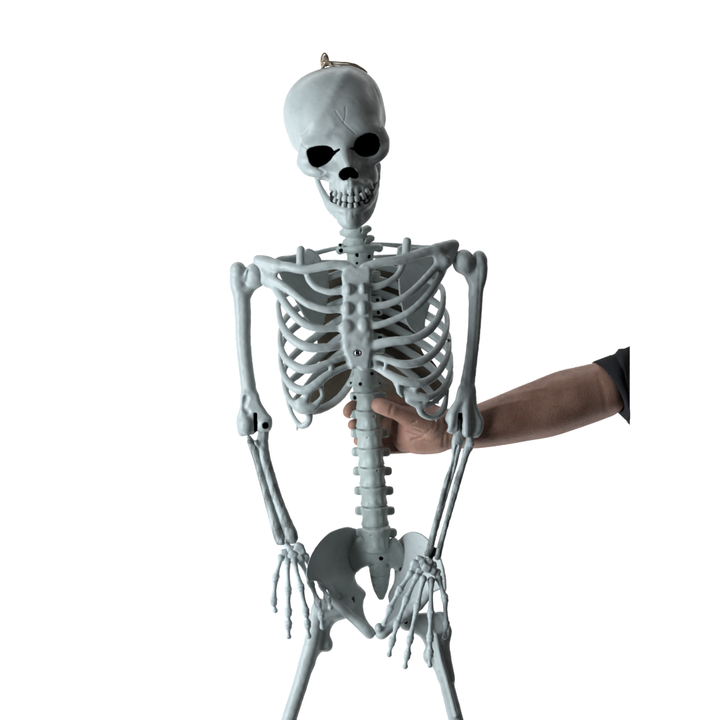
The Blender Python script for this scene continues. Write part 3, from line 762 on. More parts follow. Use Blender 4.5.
# ---- shoulder blades
def blades():
    F = Field(E(262, 336, -20), E(352, 236, 78), 0.9)
    F.plate([(276, 258), (300, 256), (325, 262), (329, 285), (326, 310), (323, 325), (314, 325), (305, 318), (297, 304), (288, 290), (280, 276)],
            [(277, 265, 8), (300, 262, 26), (325, 265, 40), (320, 322, 38), (300, 300, 24)], 4, 'shoulder_blade', 1, 1.5)
    F.tube([(352, 247, 30, 2.4), (335, 248.5, 34, 2.2), (318, 252.5, 30, 2.6), (300, 256, 22, 3.0), (276, 262, 8, 3.2)], 'shoulder_blade', 1.5)
    F.tube([(352, 262, 34, 1.8), (335, 261.5, 36, 2.0), (318, 262, 34, 2.4)], 'shoulder_blade', 1.5)
    F.plate([(304, 252), (309, 248.5), (316, 252), (321, 259), (322, 268), (304, 268)], [(305, 255, 2), (320, 258, 6), (312, 268, 6)], 4, 'shoulder_blade', 1, 1.2)
    F.tube([(310, 262, 6, 4), (312, 264, 30, 4)], 'shoulder_blade', 1.5)
    build(F, {}, skel)
    F = Field(E(370, 336, -20), E(460, 230, 78), 0.9)
    F.plate([(398, 250), (420, 248), (440, 252), (441, 270), (439, 288), (432, 300), (426, 318), (423, 334), (414, 332), (406, 322), (400, 300), (398, 275)],
            [(440, 258, 36), (420, 255, 30), (400, 258, 22), (418, 328, 42), (436, 295, 46), (402, 300, 26)], 4, 'shoulder_blade', 1, 1.5)
    F.tube([(368, 244, 30, 2.2), (385, 244.5, 34, 2.2), (402, 246, 32, 2.6), (420, 247.5, 28, 2.8), (440, 249, 16, 3.4), (448, 252, 0, 3.4)], 'shoulder_blade', 1.5)
    F.tube([(368, 257, 34, 1.8), (385, 256.5, 36, 2.0), (402, 256, 34, 2.4)], 'shoulder_blade', 1.5)
    F.plate([(397, 250), (399, 246.5), (404, 245), (408, 248), (408, 262), (397, 262)], [(398, 250, 2), (406, 250, 4), (403, 262, 4)], 4, 'shoulder_blade', 1, 1.2)
    F.tube([(402, 256, 4, 4), (404, 260, 30, 4)], 'shoulder_blade', 1.5)
    build(F, {}, skel)
blades()

def background_sheet():  # added sheet, no skeleton part: stands in for brown room background behind ribs
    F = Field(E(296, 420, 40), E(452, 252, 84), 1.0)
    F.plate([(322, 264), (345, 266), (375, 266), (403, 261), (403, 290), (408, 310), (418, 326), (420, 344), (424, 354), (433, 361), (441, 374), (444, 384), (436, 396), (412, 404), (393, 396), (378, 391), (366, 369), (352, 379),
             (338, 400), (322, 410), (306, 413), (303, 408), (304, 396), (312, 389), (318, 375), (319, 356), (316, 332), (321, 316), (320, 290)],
            [(320, 345, 62), (360, 345, 66), (330, 400, 60), (310, 410, 56), (400, 330, 62), (440, 380, 54), (410, 390, 60), (325, 270, 56), (400, 265, 56), (360, 275, 62)], 2.2, 'background_remnant', 1, 1, smooth=3)
    build(F, {'background_remnant': BROWN}, skel)
background_sheet()

# ---- arms
def arm_left():
    F = Field(E(220, 446, -30), E(284, 250, 30), 0.75)
    F.ell(E(255.5, 275.5, -3), (11.0, 11, 12.8), 'upper_arm_bone', 2)
    F.tube([(238, 272, 0, 8.0), (238.5, 284, 0, 8.6), (241.5, 296, 0, 8.6), (243, 315, 0, 8.3), (243.3, 340, 0, 7.6), (246, 368, 0, 7.3), (249.5, 394, 0, 7.8)], 'upper_arm_bone', 2)
    F.tube([(246, 279, 0, 7), (252, 283, -2, 6), (246, 292, 0, 7)], 'upper_arm_bone', 3)
    F.ell(E(238, 268.5, -2), (7.4, 9, 6.5), 'upper_arm_bone', 3)
    F.tube([(249, 270, -9, 1.5), (246.5, 280, -8, 1.5)], None, 2, mode='c')
    F.plate([(242.5, 392), (257, 392), (261, 402), (267, 412), (271.8, 418), (272.2, 426), (269, 431.5), (262, 432.5), (257, 431.5), (254, 434), (247, 435.5), (240, 436), (237, 429), (236.4, 419), (239.5, 408)],
            [(245, 395, 0), (268, 425, 0), (240, 430, 0)], 15, 'upper_arm_bone', 3, 5)
    F.ell(E(246, 425, -6), (7.5, 7, 9.5), 'upper_arm_bone', 2)
    F.ell(E(264, 424.5, -6), (6.8, 5, 7), 'upper_arm_bone', 2)
    F.plate([(254.2, 413), (256.8, 413), (257.2, 437), (254.6, 437)], [(254, 413, -12), (257, 437, -12), (256, 420, -12)], 26, 'joint_slot', 0.6, 0.3, smooth=0, mode='c')
    F.ell(E(265.5, 425.5, -11), (3.0, 7, 3.2), 'screw_hole', 0.6, mode='c')
    F.tube([(246, 398, -7, 2.5), (244, 407, -8, 2), (248, 412, -8, 2)], None, 3, mode='c')
    build(F, {}, lambda n, out: skel if n == 'upper_arm_bone' else out['upper_arm_bone'],
          lines=[([(240, 300), (241.5, 350), (246, 395)], 2.0, 0.3, (-30, 10))])
    # forearm: two bones side by side
    F = Field(E(240, 552, -70), E(304, 426, 30), 0.6)
    F.tube([(248.6, 438.5, -3, 3.2), (252.8, 446, -3, 4.4), (256.5, 458, -5, 3.8), (261.8, 477, -10, 4.0), (268.8, 502, -17, 4.4), (275.8, 527, -25, 5.0), (280.2, 539, -29, 5.6), (281, 541, -30, 5.4)], 'radius_bone', 1)
    F.ell(E(250, 441.5, -5), (4, 4, 2.2), 'radius_bone', 1.2)
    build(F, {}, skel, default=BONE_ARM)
    F = Field(E(244, 552, -70), E(308, 424, 30), 0.6)
    F.tube([(264.5, 428, 0, 5.0), (263, 437, -1, 5.6), (262.5, 443, -1, 5.8), (265, 458, -5, 5.4), (270.3, 477, -10, 5.5), (278, 502, -17, 5.6), (285.7, 522, -23, 6.2), (290.4, 533, -28, 6.8), (291.8, 537.5, -29, 6.4)], 'ulna_bone', 1)
    F.tube([(256, 442, -5, 2.4), (262, 450, -6, 2.6)], 'ulna_bone', 1.4)
    F.tube([(266, 452, -11, 1.2), (274, 478, -16, 1.3), (283, 506, -23, 1.2)], None, 1.5, mode='c')
    F.tube([(287, 541, -32, 3), (284, 540, -31, 2.5)], 'ulna_bone', 2)
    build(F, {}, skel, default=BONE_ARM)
arm_left()

def arm_right():
    F = Field(E(436, 446, -34), E(500, 238, 30), 0.75)
    F.ell(E(463.4, 262, -4), (11, 11, 12.4), 'upper_arm_bone', 1.5)
    F.ell(E(479, 259.5, 0), (7.5, 9, 9), 'upper_arm_bone', 2)
    F.tube([(480, 262, 0, 7.6), (479.5, 275, 0, 7.8), (476, 290, 0, 7.6), (475.5, 305, 0, 7.0), (473.8, 335, 0, 6.4), (471, 360, 0, 6.4), (467.8, 382, 0, 7.2), (465.5, 398, 0, 8.2)], 'upper_arm_bone', 2)
    F.tube([(468, 270, 0, 6), (472, 279, 0, 6)], 'upper_arm_bone', 4)
    F.tube([(471, 252, -10, 1.6), (473, 262, -10, 1.6), (472, 272, -9, 1.6)], None, 2, mode='c')
    F.plate([(460, 386), (474.5, 386), (477, 404), (481, 414), (484, 422), (482.5, 431), (477.5, 437.5), (469, 437), (463.5, 437), (458, 433), (452, 434), (446.5, 431.5), (448.5, 426), (445, 419), (449, 409), (455, 400)],
            [(465, 390, 0), (450, 425, 0), (480, 430, 2)], 15, 'upper_arm_bone', 3, 4.5)
    F.tube([(468.5, 396, -5, 3.5), (467, 410, -8, 3.4), (466.5, 424, -9, 4.0), (466.5, 434, -8, 3.4)], 'upper_arm_bone', 2)
    F.tube([(462, 398, -5, 2.5), (454, 412, -7, 3.0), (451.5, 424, -7, 3.2), (450, 430, -6, 2)], 'upper_arm_bone', 2)
    F.plate([(458.6, 413), (462.4, 413), (461.4, 441), (457, 441)], [(458, 413, -12), (462, 437, -12), (460, 420, -12)], 26, 'joint_slot', 0.6, 0.3, smooth=0, mode='c')
    build(F, {}, lambda n, out: skel if n == 'upper_arm_bone' else out['upper_arm_bone'],
          lines=[([(470.5, 298), (468, 340), (464.5, 384)], 1.6, -0.8, (-30, 10)), ([(480, 268), (478, 310), (473, 380)], 1.6, 0.5, (-30, 10))])
    F = Field(E(418, 564, -80), E(478, 418, 30), 0.6)
    F.tube([(459.5, 418, 0, 2.2), (458.8, 430, -2, 3.2), (457, 440, -5, 5.3), (456, 450, -7, 4.3), (454.5, 462, -9, 3.4), (447.8, 482, -15, 4.0), (441.5, 505, -24, 3.6), (434.5, 530, -33, 3.4), (430.2, 547, -39, 3.6), (427.5, 554, -41, 3.2)], 'ulna_bone', 1)
    F.tube([(457, 446, -10, 1.3), (452, 470, -14, 1.2), (443, 505, -27, 1.0)], None, 1.2, mode='c')
    F.tube([(461, 442, -6, 2.4), (458, 452, -9, 2.0)], 'ulna_bone', 1.4)
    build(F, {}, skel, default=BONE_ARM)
    F = Field(E(424, 568, -80), E(486, 430, 30), 0.6)
    F.tube([(469.5, 438, -4, 4), (469, 445.5, -6, 5), (466.5, 452, -8, 3.8), (463.5, 463, -10, 3.1), (457.5, 482, -15, 3.6), (451.5, 505, -24, 3.0), (444.5, 530, -33, 2.7), (439.5, 549, -39, 3.2), (437.8, 557, -41, 3.2)], 'radius_bone', 1)
    F.ell(E(470.5, 444.5, -8), (4, 4, 3.4), 'radius_bone', 1.2)
    F.tube([(465, 455, -13, 1.0), (458, 482, -20, 1.0), (449, 515, -31, 0.9)], None, 1.2, mode='c')
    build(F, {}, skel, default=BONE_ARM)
    F = Field(E(418, 564, -62), E(448, 538, -20), 0.6)
    F.tube([(427, 553, -38, 2.6), (432, 552, -37, 4.4), (437, 552, -37, 4.4)], 'wrist_joint', 1)
    F.tube([(432, 553, -38, 2.4), (430, 560, -42, 2.2)], 'wrist_joint', 1)
    build(F, {'wrist_joint': GUM}, skel)
arm_right()

# ---- hands
def phalanx_chain(F, P, name, rs=2.0, rk=3.6):
    P = np.asarray(P, float)
    for i, (a, b) in enumerate(zip(P[:-1], P[1:])):
        last = i == len(P) - 2
        L = np.linalg.norm(E(*b[:3]) - E(*a[:3]))
        m = min(3.2 / max(L, 1), 0.3)
        f = [0.0, m * .45, m, 0.5, 1 - m, 1 - m * .45, 0.965]
        r0 = rk * (1.05 if i == 0 else 0.95); r1 = rk * (0.72 if last else 1.0)
        rr = [r0 * .55, r0 * 1.0, r0 * .80, rs * (0.85 if last else 1), r1 * .84, r1 * 1.04, r1 * .5]
        tb = [(*(a + (b - a) * t), r) for t, r in zip(f, rr)]
        F.tube(tb, name, 0.15, n=3)
        if not last:
            q = b
            F.ell(E(q[0] - 1.3, q[1] - 1.2, q[2] - 1.6), (1.5, 1.5, 1.5), name, 0.4)
            F.ell(E(q[0] + 1.5, q[1] - 1.6, q[2] - 1.8), (1.4, 1.4, 1.4), name, 0.4)

def skeleton_hand(fingers, carpals, label_side, wrist=None):
    pts = [p for p in carpals]
    lo, hi = box_of([(x, y, d) for x, y, d, r in carpals], 10)
    F = Field(lo, hi, 0.5)
    for x, y, d, r in carpals:
        a = rng.uniform(-.7, .7); R = np.array([[math.cos(a), 0, math.sin(a)], [0, 1, 0], [-math.sin(a), 0, math.cos(a)]])
        F.ell(E(x, y, d), (r * rng.uniform(.98, 1.15), r * 0.9, r * rng.uniform(.95, 1.2)), 'hand', 0.1, R, n=3.2)
    if wrist: F.tube(wrist, 'hand', 0.8)
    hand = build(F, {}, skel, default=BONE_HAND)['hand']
    cx = np.mean([c[:3] for c in carpals], axis=0)
    F = Field(lo, hi, 0.6)
    for x, y, d, r in carpals:
        q = np.array([x, y, d]) * 0.86 + cx * 0.14
        F.ell(E(q[0], q[1], q[2] + 1.2), (r * 0.86, r * 0.8, r * 0.86), 'wrist_core', 2.0)
    build(F, {'wrist_core': GUM}, hand)
    for P in fingers:
        lo, hi = box_of(P, 7)
        F = Field(lo, hi, 0.5)
        phalanx_chain(F, P, 'finger')
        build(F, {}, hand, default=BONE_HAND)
    return hand

skeleton_hand(
    [[(281.5, 556, -34), (275.5, 578, -36), (273.6, 601, -36), (275.3, 612, -35)],
     [(287.5, 560, -36), (288.3, 591, -40), (288.4, 612, -41), (288.4, 625, -40), (288.7, 638, -38)],
     [(293.6, 559, -36), (301, 587.5, -41), (306, 612, -43), (307.5, 624.5, -43), (308.9, 638, -42)],
     [(300.5, 560, -30), (311, 583.5, -29), (318.3, 603, -36), (321, 615, -40), (322.5, 628.5, -41)],
     [(305.5, 557, -24), (322.5, 586.5, -21), (327.5, 599, -30), (331, 609, -38)]],
    [(284.5, 553, -33, 3.8), (281.5, 557.5, -33, 3.4), (290.5, 549.5, -33, 3.6), (298.8, 547.8, -33, 4.9), (301.5, 551, -34, 3.6), (293, 555, -35, 3.9), (299.5, 557.5, -34, 3.9), (304.8, 556, -32, 4.0), (287.3, 559.5, -35, 3.0), (296, 546, -31, 3.0)],
    'left', [(283.5, 540, -30, 3.0), (287, 545, -31, 3.2), (290, 549, -33, 3)])
skeleton_hand(
    [[(411.5, 572, -46), (399.3, 590.5, -50), (389.6, 609, -50), (383.5, 625, -48)],
     [(417.5, 575, -48), (406, 600, -54), (397, 624.5, -55), (392, 642, -54), (388.8, 656, -52)],
     [(423.5, 577.5, -50), (417, 607.5, -57), (410, 639.5, -59), (407.3, 655, -58), (404.8, 668, -56)],
     [(431.3, 579, -48), (430.8, 614, -55), (430, 638, -57), (430, 653.5, -56), (429.7, 666.8, -54)],
     [(438.2, 577, -44), (445, 598.5, -48), (446, 625, -49), (444.8, 638, -47)]],
    [(415.5, 564.5, -44, 4.8), (419.5, 559.5, -43, 3.6), (422.5, 563.5, -45, 3.6), (426.5, 568, -46, 4.4), (424, 561, -43, 3.0), (432.5, 570.5, -45, 3.8), (429, 562, -43, 3.6), (436.5, 572.5, -43, 3.6), (419.5, 571.5, -46, 3.4), (413, 569, -45, 3.4), (438, 577, -43, 2.6), (433.5, 565, -42, 3.0)],
    'right')

# ---- pelvis
def pelvis():
    F = Field(E(342, 608, -22), E(412, 516, 48), 0.75)
    F.drum(E(377, 551, 16), 14, 12, 7, (0, -0.2, 1), 0.05, 'sacrum', 2, 3)
    F.plate([(362, 536), (352, 545), (347.6, 555), (349.5, 566), (356, 572.3), (362, 568.5), (368, 566), (380, 566), (392, 568), (398, 572), (404, 570), (407, 560), (404.5, 549), (397, 539), (391, 538), (377, 549)],
            [(350, 560, 20), (405, 560, 20), (377, 545, 12), (377, 565, 12)], 11, 'sacrum', 3, 4)
    F.tube([(379.5, 563, 17, 11.5), (380, 573, 20, 10.5), (380.5, 585, 21, 8.3), (381, 594, 19, 4.8), (381.2, 600, 16, 1.8)], 'sacrum', 2.5)
    for y, w in ((577, 8.5), (585, 7), (592, 4)):
        F.tube([(381 - w - 1, y - 1, 15, 1.1), (381, y + .8, 10.5, 1.0), (381 + w + 1, y - 1, 15, 1.1)], None, 1.2, mode='c')
    F.ell(E(376.5, 546.5, 7), (3.6, 2.4, 2.4), 'sacrum', 1)
    F.ell(E(381, 558.3, 6), (1.8, 6, 1.8), 'screw_hole:1', 0.5, mode='c')
    F.ell(E(401, 569, 14), (1.7, 6, 1.7), 'screw_hole:2', 0.5, mode='c')
    F.ell(E(372, 566, 8), (2.4, 3, 2.0), None, 2, mode='c'); F.ell(E(388, 566, 8), (2.4, 3, 2.0), None, 2, mode='c')
    build(F, {}, lambda n, out: skel if n == 'sacrum' else out['sacrum'], default=BONE_SPINE)
    # hip bone on the viewer's left
    F = Field(E(296, 650, -46), E(384, 516, 48), 0.85)
    F.plate([(360, 532), (353, 527.8), (345.5, 527), (336, 529.5), (327, 534.5), (317, 545), (310, 557.5), (306.6, 569), (306.8, 581), (313, 580.5), (321, 583.5), (327, 590), (332, 598), (337, 605),
             (350, 606), (352, 590), (354.5, 577), (360, 566), (362, 548)],
            [(307, 575, -42), (345, 528, 12), (358, 545, 26), (330, 560, 4), (355, 575, 20), (335, 600, -4), (318, 548, -22), (322, 584, -29)], 5.5, 'hip_bone', 1, 2.2)
    F.plate([(352, 574), (357, 583), (365.8, 592.5), (363.4, 602), (364, 612), (368, 622), (374, 629.5), (367, 632), (352, 617), (345, 608), (346, 590)],
            [(345, 580, 16), (362, 595, 20), (342, 603, 2), (370, 629, -12)], 8, 'hip_bone', 5, 3.0)
    F.tube([(326, 594, -14, 2.6), (337, 604, -14, 4.2), (346, 612, -18, 4.6), (356, 621, -22, 4.8), (365, 628.5, -24, 5.8), (369.5, 633, -23, 5.8)], 'hip_bone', 4.5)
    F.tube([(340, 596, -2, 2), (353, 606, -6, 2), (362, 619, -14, 2)], None, 3, mode='c')
    F.ell(E(353, 601, 6), (1.2, 8, 4.2), None, 1, mode='c')
    build(F, {}, skel, lines=[([(332, 585), (340, 595), (350, 607)], 2.0, 0.8, (-40, 40))])
    # hip bone on the viewer's right
    F = Field(E(368, 650, -46), E(458, 518, 48), 0.85)
    F.plate([(394, 546), (400, 538.5), (405.5, 533.6), (412, 531.6), (420, 533), (428, 539), (436, 549), (442.5, 562), (446, 578), (446, 591), (440, 590), (434, 592.5), (428, 598), (423, 607), (416, 612), (404, 614), (400, 602), (397.5, 588), (395, 576), (393, 560)],
            [(446, 580, -20), (408, 533, 14), (396, 550, 26), (425, 565, -4), (398, 580, 18), (418, 605, -10)], 5.5, 'hip_bone', 1, 2.2)
    F.plate([(397, 574), (393, 584), (388, 595), (389, 604), (386, 615), (380, 624), (376, 630), (382, 636), (392, 626), (408, 617), (414, 606), (408, 590)],
            [(400, 580, 16), (390, 596, 14), (412, 606, -6), (380, 630, -18)], 7, 'hip_bone', 3, 3.0)
    F.tube([(426, 598, -16, 3.4), (414, 609, -16, 5.0), (402, 618, -20, 5.0), (391, 627, -23, 4.8), (383, 633, -25, 5.6), (380.5, 634, -24, 5.2)], 'hip_bone', 4.5)
    F.ell(E(379, 628, -26), (4.5, 6, 5), 'hip_bone', 2)
    build(F, {}, skel)
pelvis()

# ---- thigh bones
def femur_left():
    F = Field(E(262, 792, -34), E(362, 586, 38), 0.85)
    F.ell(E(344, 606, 4), (10, 10, 10), 'thigh_bone', 2)
    F.tube([(346, 608, 2, 8.5), (335, 610, -1, 9.5), (323, 610, -3, 9.5)], 'thigh_bone', 3)
    F.plate([(311, 608), (315, 601), (320, 598.5), (330, 600), (342, 602), (350, 606), (347, 617), (338, 621), (332.5, 626), (330, 634), (332, 643), (329.5, 649.5), (322, 652), (317.5, 657), (312, 670), (301, 668), (303, 655), (307, 637), (310, 622)],
            [(312, 610, -2), (345, 610, 0), (330, 645, 6), (306, 665, 0)], 15, 'thigh_bone', 3, 5)
    F.tube([(316, 620, -4, 7.5), (312.5, 640, -4, 7.8), (306.5, 662, -2, 7.8), (300, 685, 0, 7.6), (289.5, 718, 2, 7.6), (278, 756, 4, 8.0), (270, 782, 6, 9)], 'thigh_bone', 3)
    F.ell(E(327, 645, 5), (5.5, 7, 6.5), 'thigh_bone', 3)
    F.tube([(321, 618, -14, 2.5), (327, 614, -14, 3), (338, 613, -13, 2)], None, 3, mode='c')
    build(F, {}, skel)
femur_left()

def femur_right():
    F = Field(E(394, 790, -34), E(484, 598, 38), 0.85)
    F.ell(E(407, 622, 2), (8.2, 9, 8.2), 'thigh_bone', 2)
    F.tube([(408, 622, 2, 7.5), (418, 623, 4, 8.0), (432, 625, 4, 9)], 'thigh_bone', 3)
    F.plate([(408, 614), (420, 613), (434, 612), (443.5, 612), (448, 621), (452, 631.5), (449.8, 645), (452, 662), (454.5, 682), (440, 682), (433, 668), (426, 663), (423.8, 655), (425, 646), (420, 637), (412, 631)],
            [(410, 620, 2), (445, 625, 4), (428, 655, 6), (448, 675, 2)], 16, 'thigh_bone', 3, 4)
    F.tube([(440, 640, -2, 7), (442.5, 660, -1, 7.2), (446.5, 682, 0, 7.2), (455.5, 718, 2, 7.6), (465, 756, 4, 8), (471, 780, 6, 9)], 'thigh_bone', 3)
    F.ell(E(428.5, 656, 2), (5.0, 6, 6.5), 'thigh_bone', 3)
    F.tube([(436, 634, -9, 2.2), (440, 655, -10, 2), (448, 684, -9, 2), (456, 715, -7, 2)], 'thigh_bone', 3)
    F.plate([(434, 616), (442, 616), (447, 630), (445, 633), (434, 630)], [(434, 616, -8), (446, 632, -8), (440, 625, -8)], 8, None, 2, 2, mode='c')
    F.ell(E(405.8, 622.2, -9), (2.0, 6, 2.2), 'screw_hole', 0.5, mode='c')
    build(F, {}, lambda n, out: skel if n == 'thigh_bone' else out['thigh_bone'])
femur_right()

# ------------------------------------------------------------------ twine loop on the skull
def twine_mat():
    m, nt, b = new_mat('jute_twine')
    N, L = nt.nodes, nt.links
    tc = N.new('ShaderNodeTexCoord'); n = N.new('ShaderNodeTexNoise'); n.inputs['Scale'].default_value = 900; n.inputs['Detail'].default_value = 6
    L.new(tc.outputs['Object'], n.inputs['Vector'])
    r = N.new('ShaderNodeValToRGB'); r.color_ramp.elements[0].color = (0.34, 0.25, 0.17, 1); r.color_ramp.elements[1].color = (0.62, 0.52, 0.40, 1)
    r.color_ramp.elements[0].position = 0.35; r.color_ramp.elements[1].position = 0.62
    L.new(n.outputs['Fac'], r.inputs['Fac']); L.new(r.outputs['Color'], b.inputs['Base Color'])
    b.inputs['Roughness'].default_value = 1.0
    b.inputs['Specular IOR Level'].default_value = 0.0
    bp = N.new('ShaderNodeBump'); bp.inputs['Strength'].default_value = 0.4; bp.inputs['Distance'].default_value = 0.0004
    L.new(n.outputs['Fac'], bp.inputs['Height']); L.new(bp.outputs['Normal'], b.inputs['Normal'])
    return m
TW = twine_mat()

def rope(pts, r=0.9, turns_per_mm=0.1, raw=False):
    """a plain soft string with uneven thickness -> vertices and faces"""
    S = catmull(pts, 14)
    P = np.array([E(*p) for p in S])
    # resample evenly
    L = np.concatenate([[0], np.cumsum(np.linalg.norm(np.diff(P, axis=0), axis=1))])
    n = int(L[-1] / 0.5) + 2
    s = np.linspace(0, L[-1], n)
    P = np.stack([np.interp(s, L, P[:, a]) for a in range(3)], 1)
    T = np.gradient(P, axis=0); T /= np.linalg.norm(T, axis=1)[:, None] + 1e-9
    ref = np.array([0.1, 1.0, 0.2]); U = np.cross(T, ref); U /= np.linalg.norm(U, axis=1)[:, None]; W = np.cross(T, U)
    V, Q = [], []; k = 8
    thick = 1 + 0.06 * np.sin(s * 0.5 + rng.uniform(0, 6))
    for ply in (0,):
        a = 2 * math.pi * s * turns_per_mm + math.pi * ply
        ctr = P + (np.cos(a)[:, None] * U + np.sin(a)[:, None] * W) * r * 0.06
        base = sum(len(v) for v in V)
        ring = []
        for i in range(k):
            th = 2 * math.pi * i / k
            ring.append(ctr + (math.cos(th) * U + math.sin(th) * W) * r * thick[:, None])
        ring = np.stack(ring, 1).reshape(-1, 3)
        V.append(ring)
        for j in range(n - 1):
            for i in range(k):
                Q.append((base + j * k + i, base + j * k + (i + 1) % k, base + (j + 1) * k + (i + 1) % k, base + (j + 1) * k + i))
        Q.append(tuple(base + i for i in (0, 2, 4, 6))); Q.append(tuple(base + (n - 1) * k + i for i in (6, 4, 2, 0)))
    return np.vstack(V), np.array(Q)

def twine():
    parts = [
        [(323, 70, -14), (321.2, 64, -17), (321.6, 57, -18), (324.4, 53.2, -17), (327.6, 57, -15), (328.2, 63, -14), (326, 66, -15), (322.5, 63.5, -18), (324.5, 60, -19), (329, 61.3, -18)],
        [(321, 69.5, -19), (325.5, 63, -21), (330, 63, -20), (332.8, 68, -19)],
        [(327, 61.5, -19), (336, 62.2, -18), (348, 63, -14), (356, 65.0, -9), (362.5, 68.8, -4), (367, 72.5, 2)],
        [(328, 65.2, -16), (336, 66.4, -17), (346, 66.8, -15), (355, 66.8, -10), (361, 69, -6), (365, 71.5, 0)],
        [(328, 63.4, -18), (337, 64.4, -17.5), (348, 65, -14), (356, 66.2, -9.5), (363, 70.5, -3)],
        [(322, 62, -19), (325, 58.5, -19.5), (328.5, 60, -18)],
        [(322.2, 67, -16), (323, 60, -17.5), (325, 55.8, -17.5), (326.6, 60, -16), (326, 65.5, -17)],
        [(323.5, 68, -18), (325.5, 62, -17), (326.8, 57.5, -16)],
        [(322.5, 58.5, -18), (326, 62.5, -18), (331, 65, -19)],
    ]
    V, Q, b = [], [], 0
    for p in parts:
        v, q = rope(p)
        V.append(v); Q.append(q + b); b += len(v)
    o = link_mesh('twine_loop', np.vstack(V), np.vstack(Q), TW)
    o['label'] = 'short brown jute twine loop knotted on top of the skull'
    o['category'] = 'twine'
twine()

# ------------------------------------------------------------------ person: forearm and hand holding the spine
def skin_mat():
    m, nt, b = new_mat('skin')
    N, L = nt.nodes, nt.links
    tc = N.new('ShaderNodeTexCoord')
    n1 = N.new('ShaderNodeTexNoise'); n1.inputs['Scale'].default_value = 22; n1.inputs['Detail'].default_value = 6
    n2 = N.new('ShaderNodeTexNoise'); n2.inputs['Scale'].default_value = 420; n2.inputs['Detail'].default_value = 3
    v = N.new('ShaderNodeTexVoronoi'); v.inputs['Scale'].default_value = 520
    for n in (n1, n2, v): L.new(tc.outputs['Object'], n.inputs['Vector'])
    r = N.new('ShaderNodeValToRGB')
    r.color_ramp.elements[0].color = (0.30, 0.145, 0.103, 1); r.color_ramp.elements[1].color = (0.62, 0.355, 0.27, 1)
    r.color_ramp.elements[0].position = 0.3; r.color_ramp.elements[1].position = 0.7
    L.new(n1.outputs['Fac'], r.inputs['Fac'])
    n4 = N.new('ShaderNodeTexNoise'); n4.inputs['Scale'].default_value = 70; n4.inputs['Detail'].default_value = 5
    L.new(tc.outputs['Object'], n4.inputs['Vector'])
    r4 = N.new('ShaderNodeValToRGB'); r4.color_ramp.elements[0].position = 0.5; r4.color_ramp.elements[1].position = 0.75
    r4.color_ramp.elements[1].color = (0.55, 0.55, 0.55, 1)
    L.new(n4.outputs['Fac'], r4.inputs['Fac'])
    red = N.new('ShaderNodeMix'); red.data_type = 'RGBA'; red.inputs['B'].default_value = (0.37, 0.15, 0.115, 1)
    L.new(r4.outputs['Color'], red.inputs['Factor']); L.new(r.outputs['Color'], red.inputs['A'])
    mx = N.new('ShaderNodeMix'); mx.data_type = 'RGBA'; mx.blend_type = 'MULTIPLY'; mx.inputs['Factor'].default_value = 0.3
    L.new(red.outputs['Result'], mx.inputs['A']); L.new(n2.outputs['Color'], mx.inputs['B'])
    L.new(mx.outputs['Result'], b.inputs['Base Color'])
    b.inputs['Roughness'].default_value = 0.5
    b.inputs['Specular IOR Level'].default_value = 0.35
    b.inputs['Subsurface Weight'].default_value = 0.08
    b.inputs['Subsurface Radius'].default_value = (0.006, 0.002, 0.001)
    bp = N.new('ShaderNodeBump'); bp.inputs['Strength'].default_value = 0.22; bp.inputs['Distance'].default_value = 0.0006
    ad = N.new('ShaderNodeMath'); ad.operation = 'ADD'
    L.new(v.outputs['Distance'], ad.inputs[0]); L.new(n2.outputs['Fac'], ad.inputs[1])
    L.new(ad.outputs[0], bp.inputs['Height']); L.new(bp.outputs['Normal'], b.inputs['Normal'])
    return m

